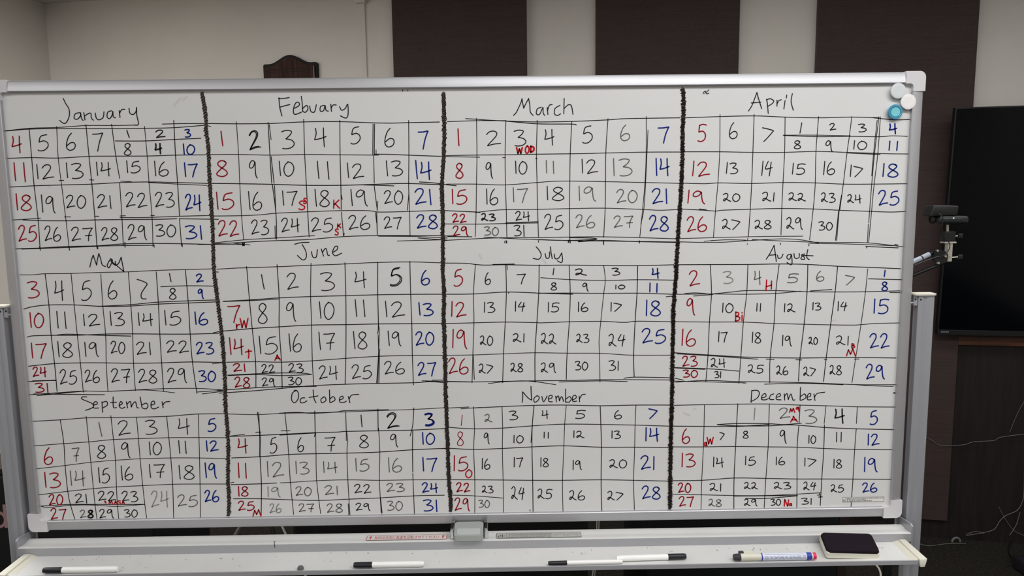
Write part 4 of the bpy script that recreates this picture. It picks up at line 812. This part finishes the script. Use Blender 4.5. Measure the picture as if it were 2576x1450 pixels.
magnet(2253.5, 281.5, rm * .96, 'translucent blue round magnet under the two white ones', M_BLUE, M_BLUEC)

def marker(name, px0, px1, capw, cap_left, rpx, dy, label, body=M_WHITE, cap=M_CAP, rot=0.0, lift=0.0, extra=None):
    """a pen lying along the tray; px0..px1 are its ends, seen at the tray front"""
    Yc = yt + dy; r_ = rpx / F * (Yc - CAM.y)
    zc = zf + r_ + .0004 + lift; a, b_ = at_y(px0, 1420, Yc).x, at_y(px1, 1420, Yc).x
    t = root(name, ((a+b_)/2, Yc, zc - r_), label, 'marker'); cw = capw / F * (Yc - CAM.y)
    ax_ = Vector((1, math.tan(rot), 0)).normalized()
    mid = Vector(((a+b_)/2, Yc, zc)); L = (b_ - a) / 2
    if not cap_left: ax_ = -ax_
    st_ = mid - ax_ * L
    obj('cap', lathe([(0, .0), (r_*.82, .0), (r_*.9, .001), (r_*1.0, .006), (r_*1.03, cw), (0, cw)], st_, ax_, 28), cap, t, label='dark cap' if body is not cap else None, smooth=True)
    obj('barrel', lathe([(0, cw), (r_, cw), (r_, 2*L - .006), (r_*.86, 2*L - .0055), (r_*.86, 2*L - .0006), (r_*.7, 2*L), (0, 2*L)], st_, ax_, 28), body, t, smooth=True)
    return t, st_, ax_, r_, cw, L
marker('marker_pen', 108, 296, 50, True, 7.8, .0095, 'thick white marker with black cap at the left end of the tray')
marker('marker_pen', 890, 1067, 49, True, 7.6, .0095, 'thick white marker with black cap left of the locking lever')
marker('marker_pen', 1379, 1566, 50, True, 5.6, .0075, 'slim white marker whose end lies behind the thicker one', rot=.012)
marker('marker_pen', 1550, 1726, 49, False, 7.6, .0092 + .011, 'thick white marker with its black cap pointing right', rot=.03)
t, s0, ax_, r_, cw, L = marker('marker_pen', 1845, 2050, 18, True, 9.2, .0125, 'cream marker with blue and white label and red end', body=M_CREAM, cap=mat('rubber_dark', (58, 56, 62), .7))
PB_ = mat('print_blue', (52, 66, 170), .4); 
def band(name, h0, h1, m, k=1.03, lab=None): obj(name, lathe([(0, h0), (r_*k, h0), (r_*k, h1), (0, h1)], s0, ax_, 28), m, t, smooth=True, label=lab)
mm = 2 * L / 205
band('label_edge', 68*mm, 71*mm, PB_, 1.04); band('paper_label', 71*mm, 181*mm, mat('label_paper', (222, 226, 240), .4), 1.035, 'white label with tiny print')
band('blue_collar', 181*mm, 194*mm, PB_, 1.03, 'blue collar'); band('red_end', 194*mm, 205.4*mm, mat('red_end_plastic', (226, 38, 92), .4), .98, 'pinkish red end')
b = bmesh.new()
for k, (ang, n_) in enumerate(((58, 1), (30, 9), (8, 14), (-12, 9))):
    h0 = 76*mm
    while h0 < 176*mm:
        L_ = rn.uniform(.003, .009) if n_ > 1 else 105*mm
        for (hh0, hh1) in ((h0, min(h0 + L_, 178*mm)),):
            vs_ = []
            for hq, aq in ((hh0, ang), (hh1, ang), (hh1, ang + 6), (hh0, ang + 6)):
                p = s0 + ax_ * hq + Vector((0, -math.cos(rad(aq)), math.sin(rad(aq)))) * r_ * 1.045; vs_.append(b.verts.new(p))
            b.faces.new(vs_)
        h0 += L_ + (rn.uniform(.001, .004) if n_ > 1 else 1)
obj('label_print', b, mat('print_navy', (80, 88, 150), .5), t)
obj('clip', box(s0.x + 15*mm, s0.x + 27*mm, s0.y + r_*.6, s0.y + r_*1.5, s0.z + r_*.5, s0.z + r_*1.25, .001), MC['rubber_dark'], t, label='dark clip end')
obj('clip', box(s0.x + 27*mm, s0.x + 50*mm, s0.y + r_*.6, s0.y + r_*1.5, s0.z + r_*.5, s0.z + r_*1.2, .001), M_CREAM, t)

# eraser leaning on the rail
def eraser():
    # four corners of the felt's top as seen, front pair just behind the lip, back pair above the rail front
    yf = yt + .010; yb = yr - .010
    fl, fr = at_y(2081, 1389, yf), at_y(2216, 1392, yf); bl, br = at_y(2062, 1341, yb), at_y(2199, 1345, yb)
    flb = at_y(2077, 1405, yf).z; frb = at_y(2214, 1404, yf).z
    zb = zf + .0006
    t = root('eraser', ((fl.x + fr.x)/2, (yf + yb)/2, zb), 'ivory whiteboard eraser with black felt pad at the right of the tray', 'eraser')
    front_h = fl.z - zb; 
    ex = (fr - fl).normalized(); ey = ((bl - fl)); W_ = (fr - fl).length; D_ = ey.length; ey.normalize(); ez = ex.cross(ey).normalized()
    def P(u, v, h): return fl + ex * u + ey * v + ez * h
    th_ = max(front_h * .98, .012)
    def slab(ins, h0, h1, r0, top_in=.0, skew=0.0):
        lo = rrect(ins, W_ - ins, ins, D_ - ins, r0); up = rrect(ins + top_in, W_ - ins - top_in, ins + top_in, D_ - ins - top_in, r0)
        return hull(bmesh.new(), [P(u, v, h0) for u, v in lo], [P(u, v, h1) for u, v in up])
    obj('base', slab(0, -th_ * .92, -.0038, .006), mat('eraser_ivory', (224, 222, 208), .45), t, smooth=True)
    obj('base_rim', slab(.0003, -.0038, -.0022, .006, .0008), MC['eraser_ivory'], t, smooth=True)
    obj('felt_pad', slab(.0003, -.0030, .0018, .008, .0016), M_FELT, t, smooth=True, label='black felt pad')
eraser()
q = at_y(755.5, 1436, yt + .006); b = lathe([(.006, 0), (.006, .0035), (.0045, .0062), (.002, .0072), (0, .0074)], (q.x, yt + .008, zf), (0, 0, 1), 24); bmesh.ops.holes_fill(b, edges=b.edges[:])
tag(obj('rubber_stub', b, mat('stub_grey', (98, 98, 102), .6), smooth=True), 'small grey rubber stub standing at the front edge of the tray', 'stub')
# crumbs and marks on the tray and rail
b = bmesh.new(); rn = random.Random(11)
for k in range(70):
    x = rn.uniform(-.8, .85); y = yr - .006 - abs(rn.gauss(0, .022)); y = max(y, yt + .006); a = rn.uniform(0, 3.1); L_ = rn.uniform(.0006, .0022); 
    u_ = Vector((math.cos(a), math.sin(a), 0)); v_ = Vector((-u_.y, u_.x, 0)) * rn.uniform(.0003, .0006); c_ = Vector((x, y, zf + .0004))
    b.faces.new([b.verts.new(c_ + e) for e in (u_*L_ - v_, u_*L_ + v_, -u_*L_ + v_, -u_*L_ - v_)])
obj('ink_crumbs', b, mat('crumb_grey', (110, 110, 108), .9), wb, kind='stuff')
b = bmesh.new()
def mark(px0, py0, px1, py1, Y, w_=.0012):
    a, c_ = at_y(px0, py0, Y), at_y(px1, py1, Y); n_ = Vector((-(c_ - a).z, 0, (c_ - a).x)).normalized() * w_ / 2
    b.faces.new([b.verts.new(p) for p in (a - n_, c_ - n_, c_ + n_, a + n_)])
mark(690, 1364, 691.5, 1379, yr - .0012, .0012); mark(687.5, 1363.5, 694, 1363.5, yr - .0012, .001)
obj('ink_mark', b, INK['k'], wb)
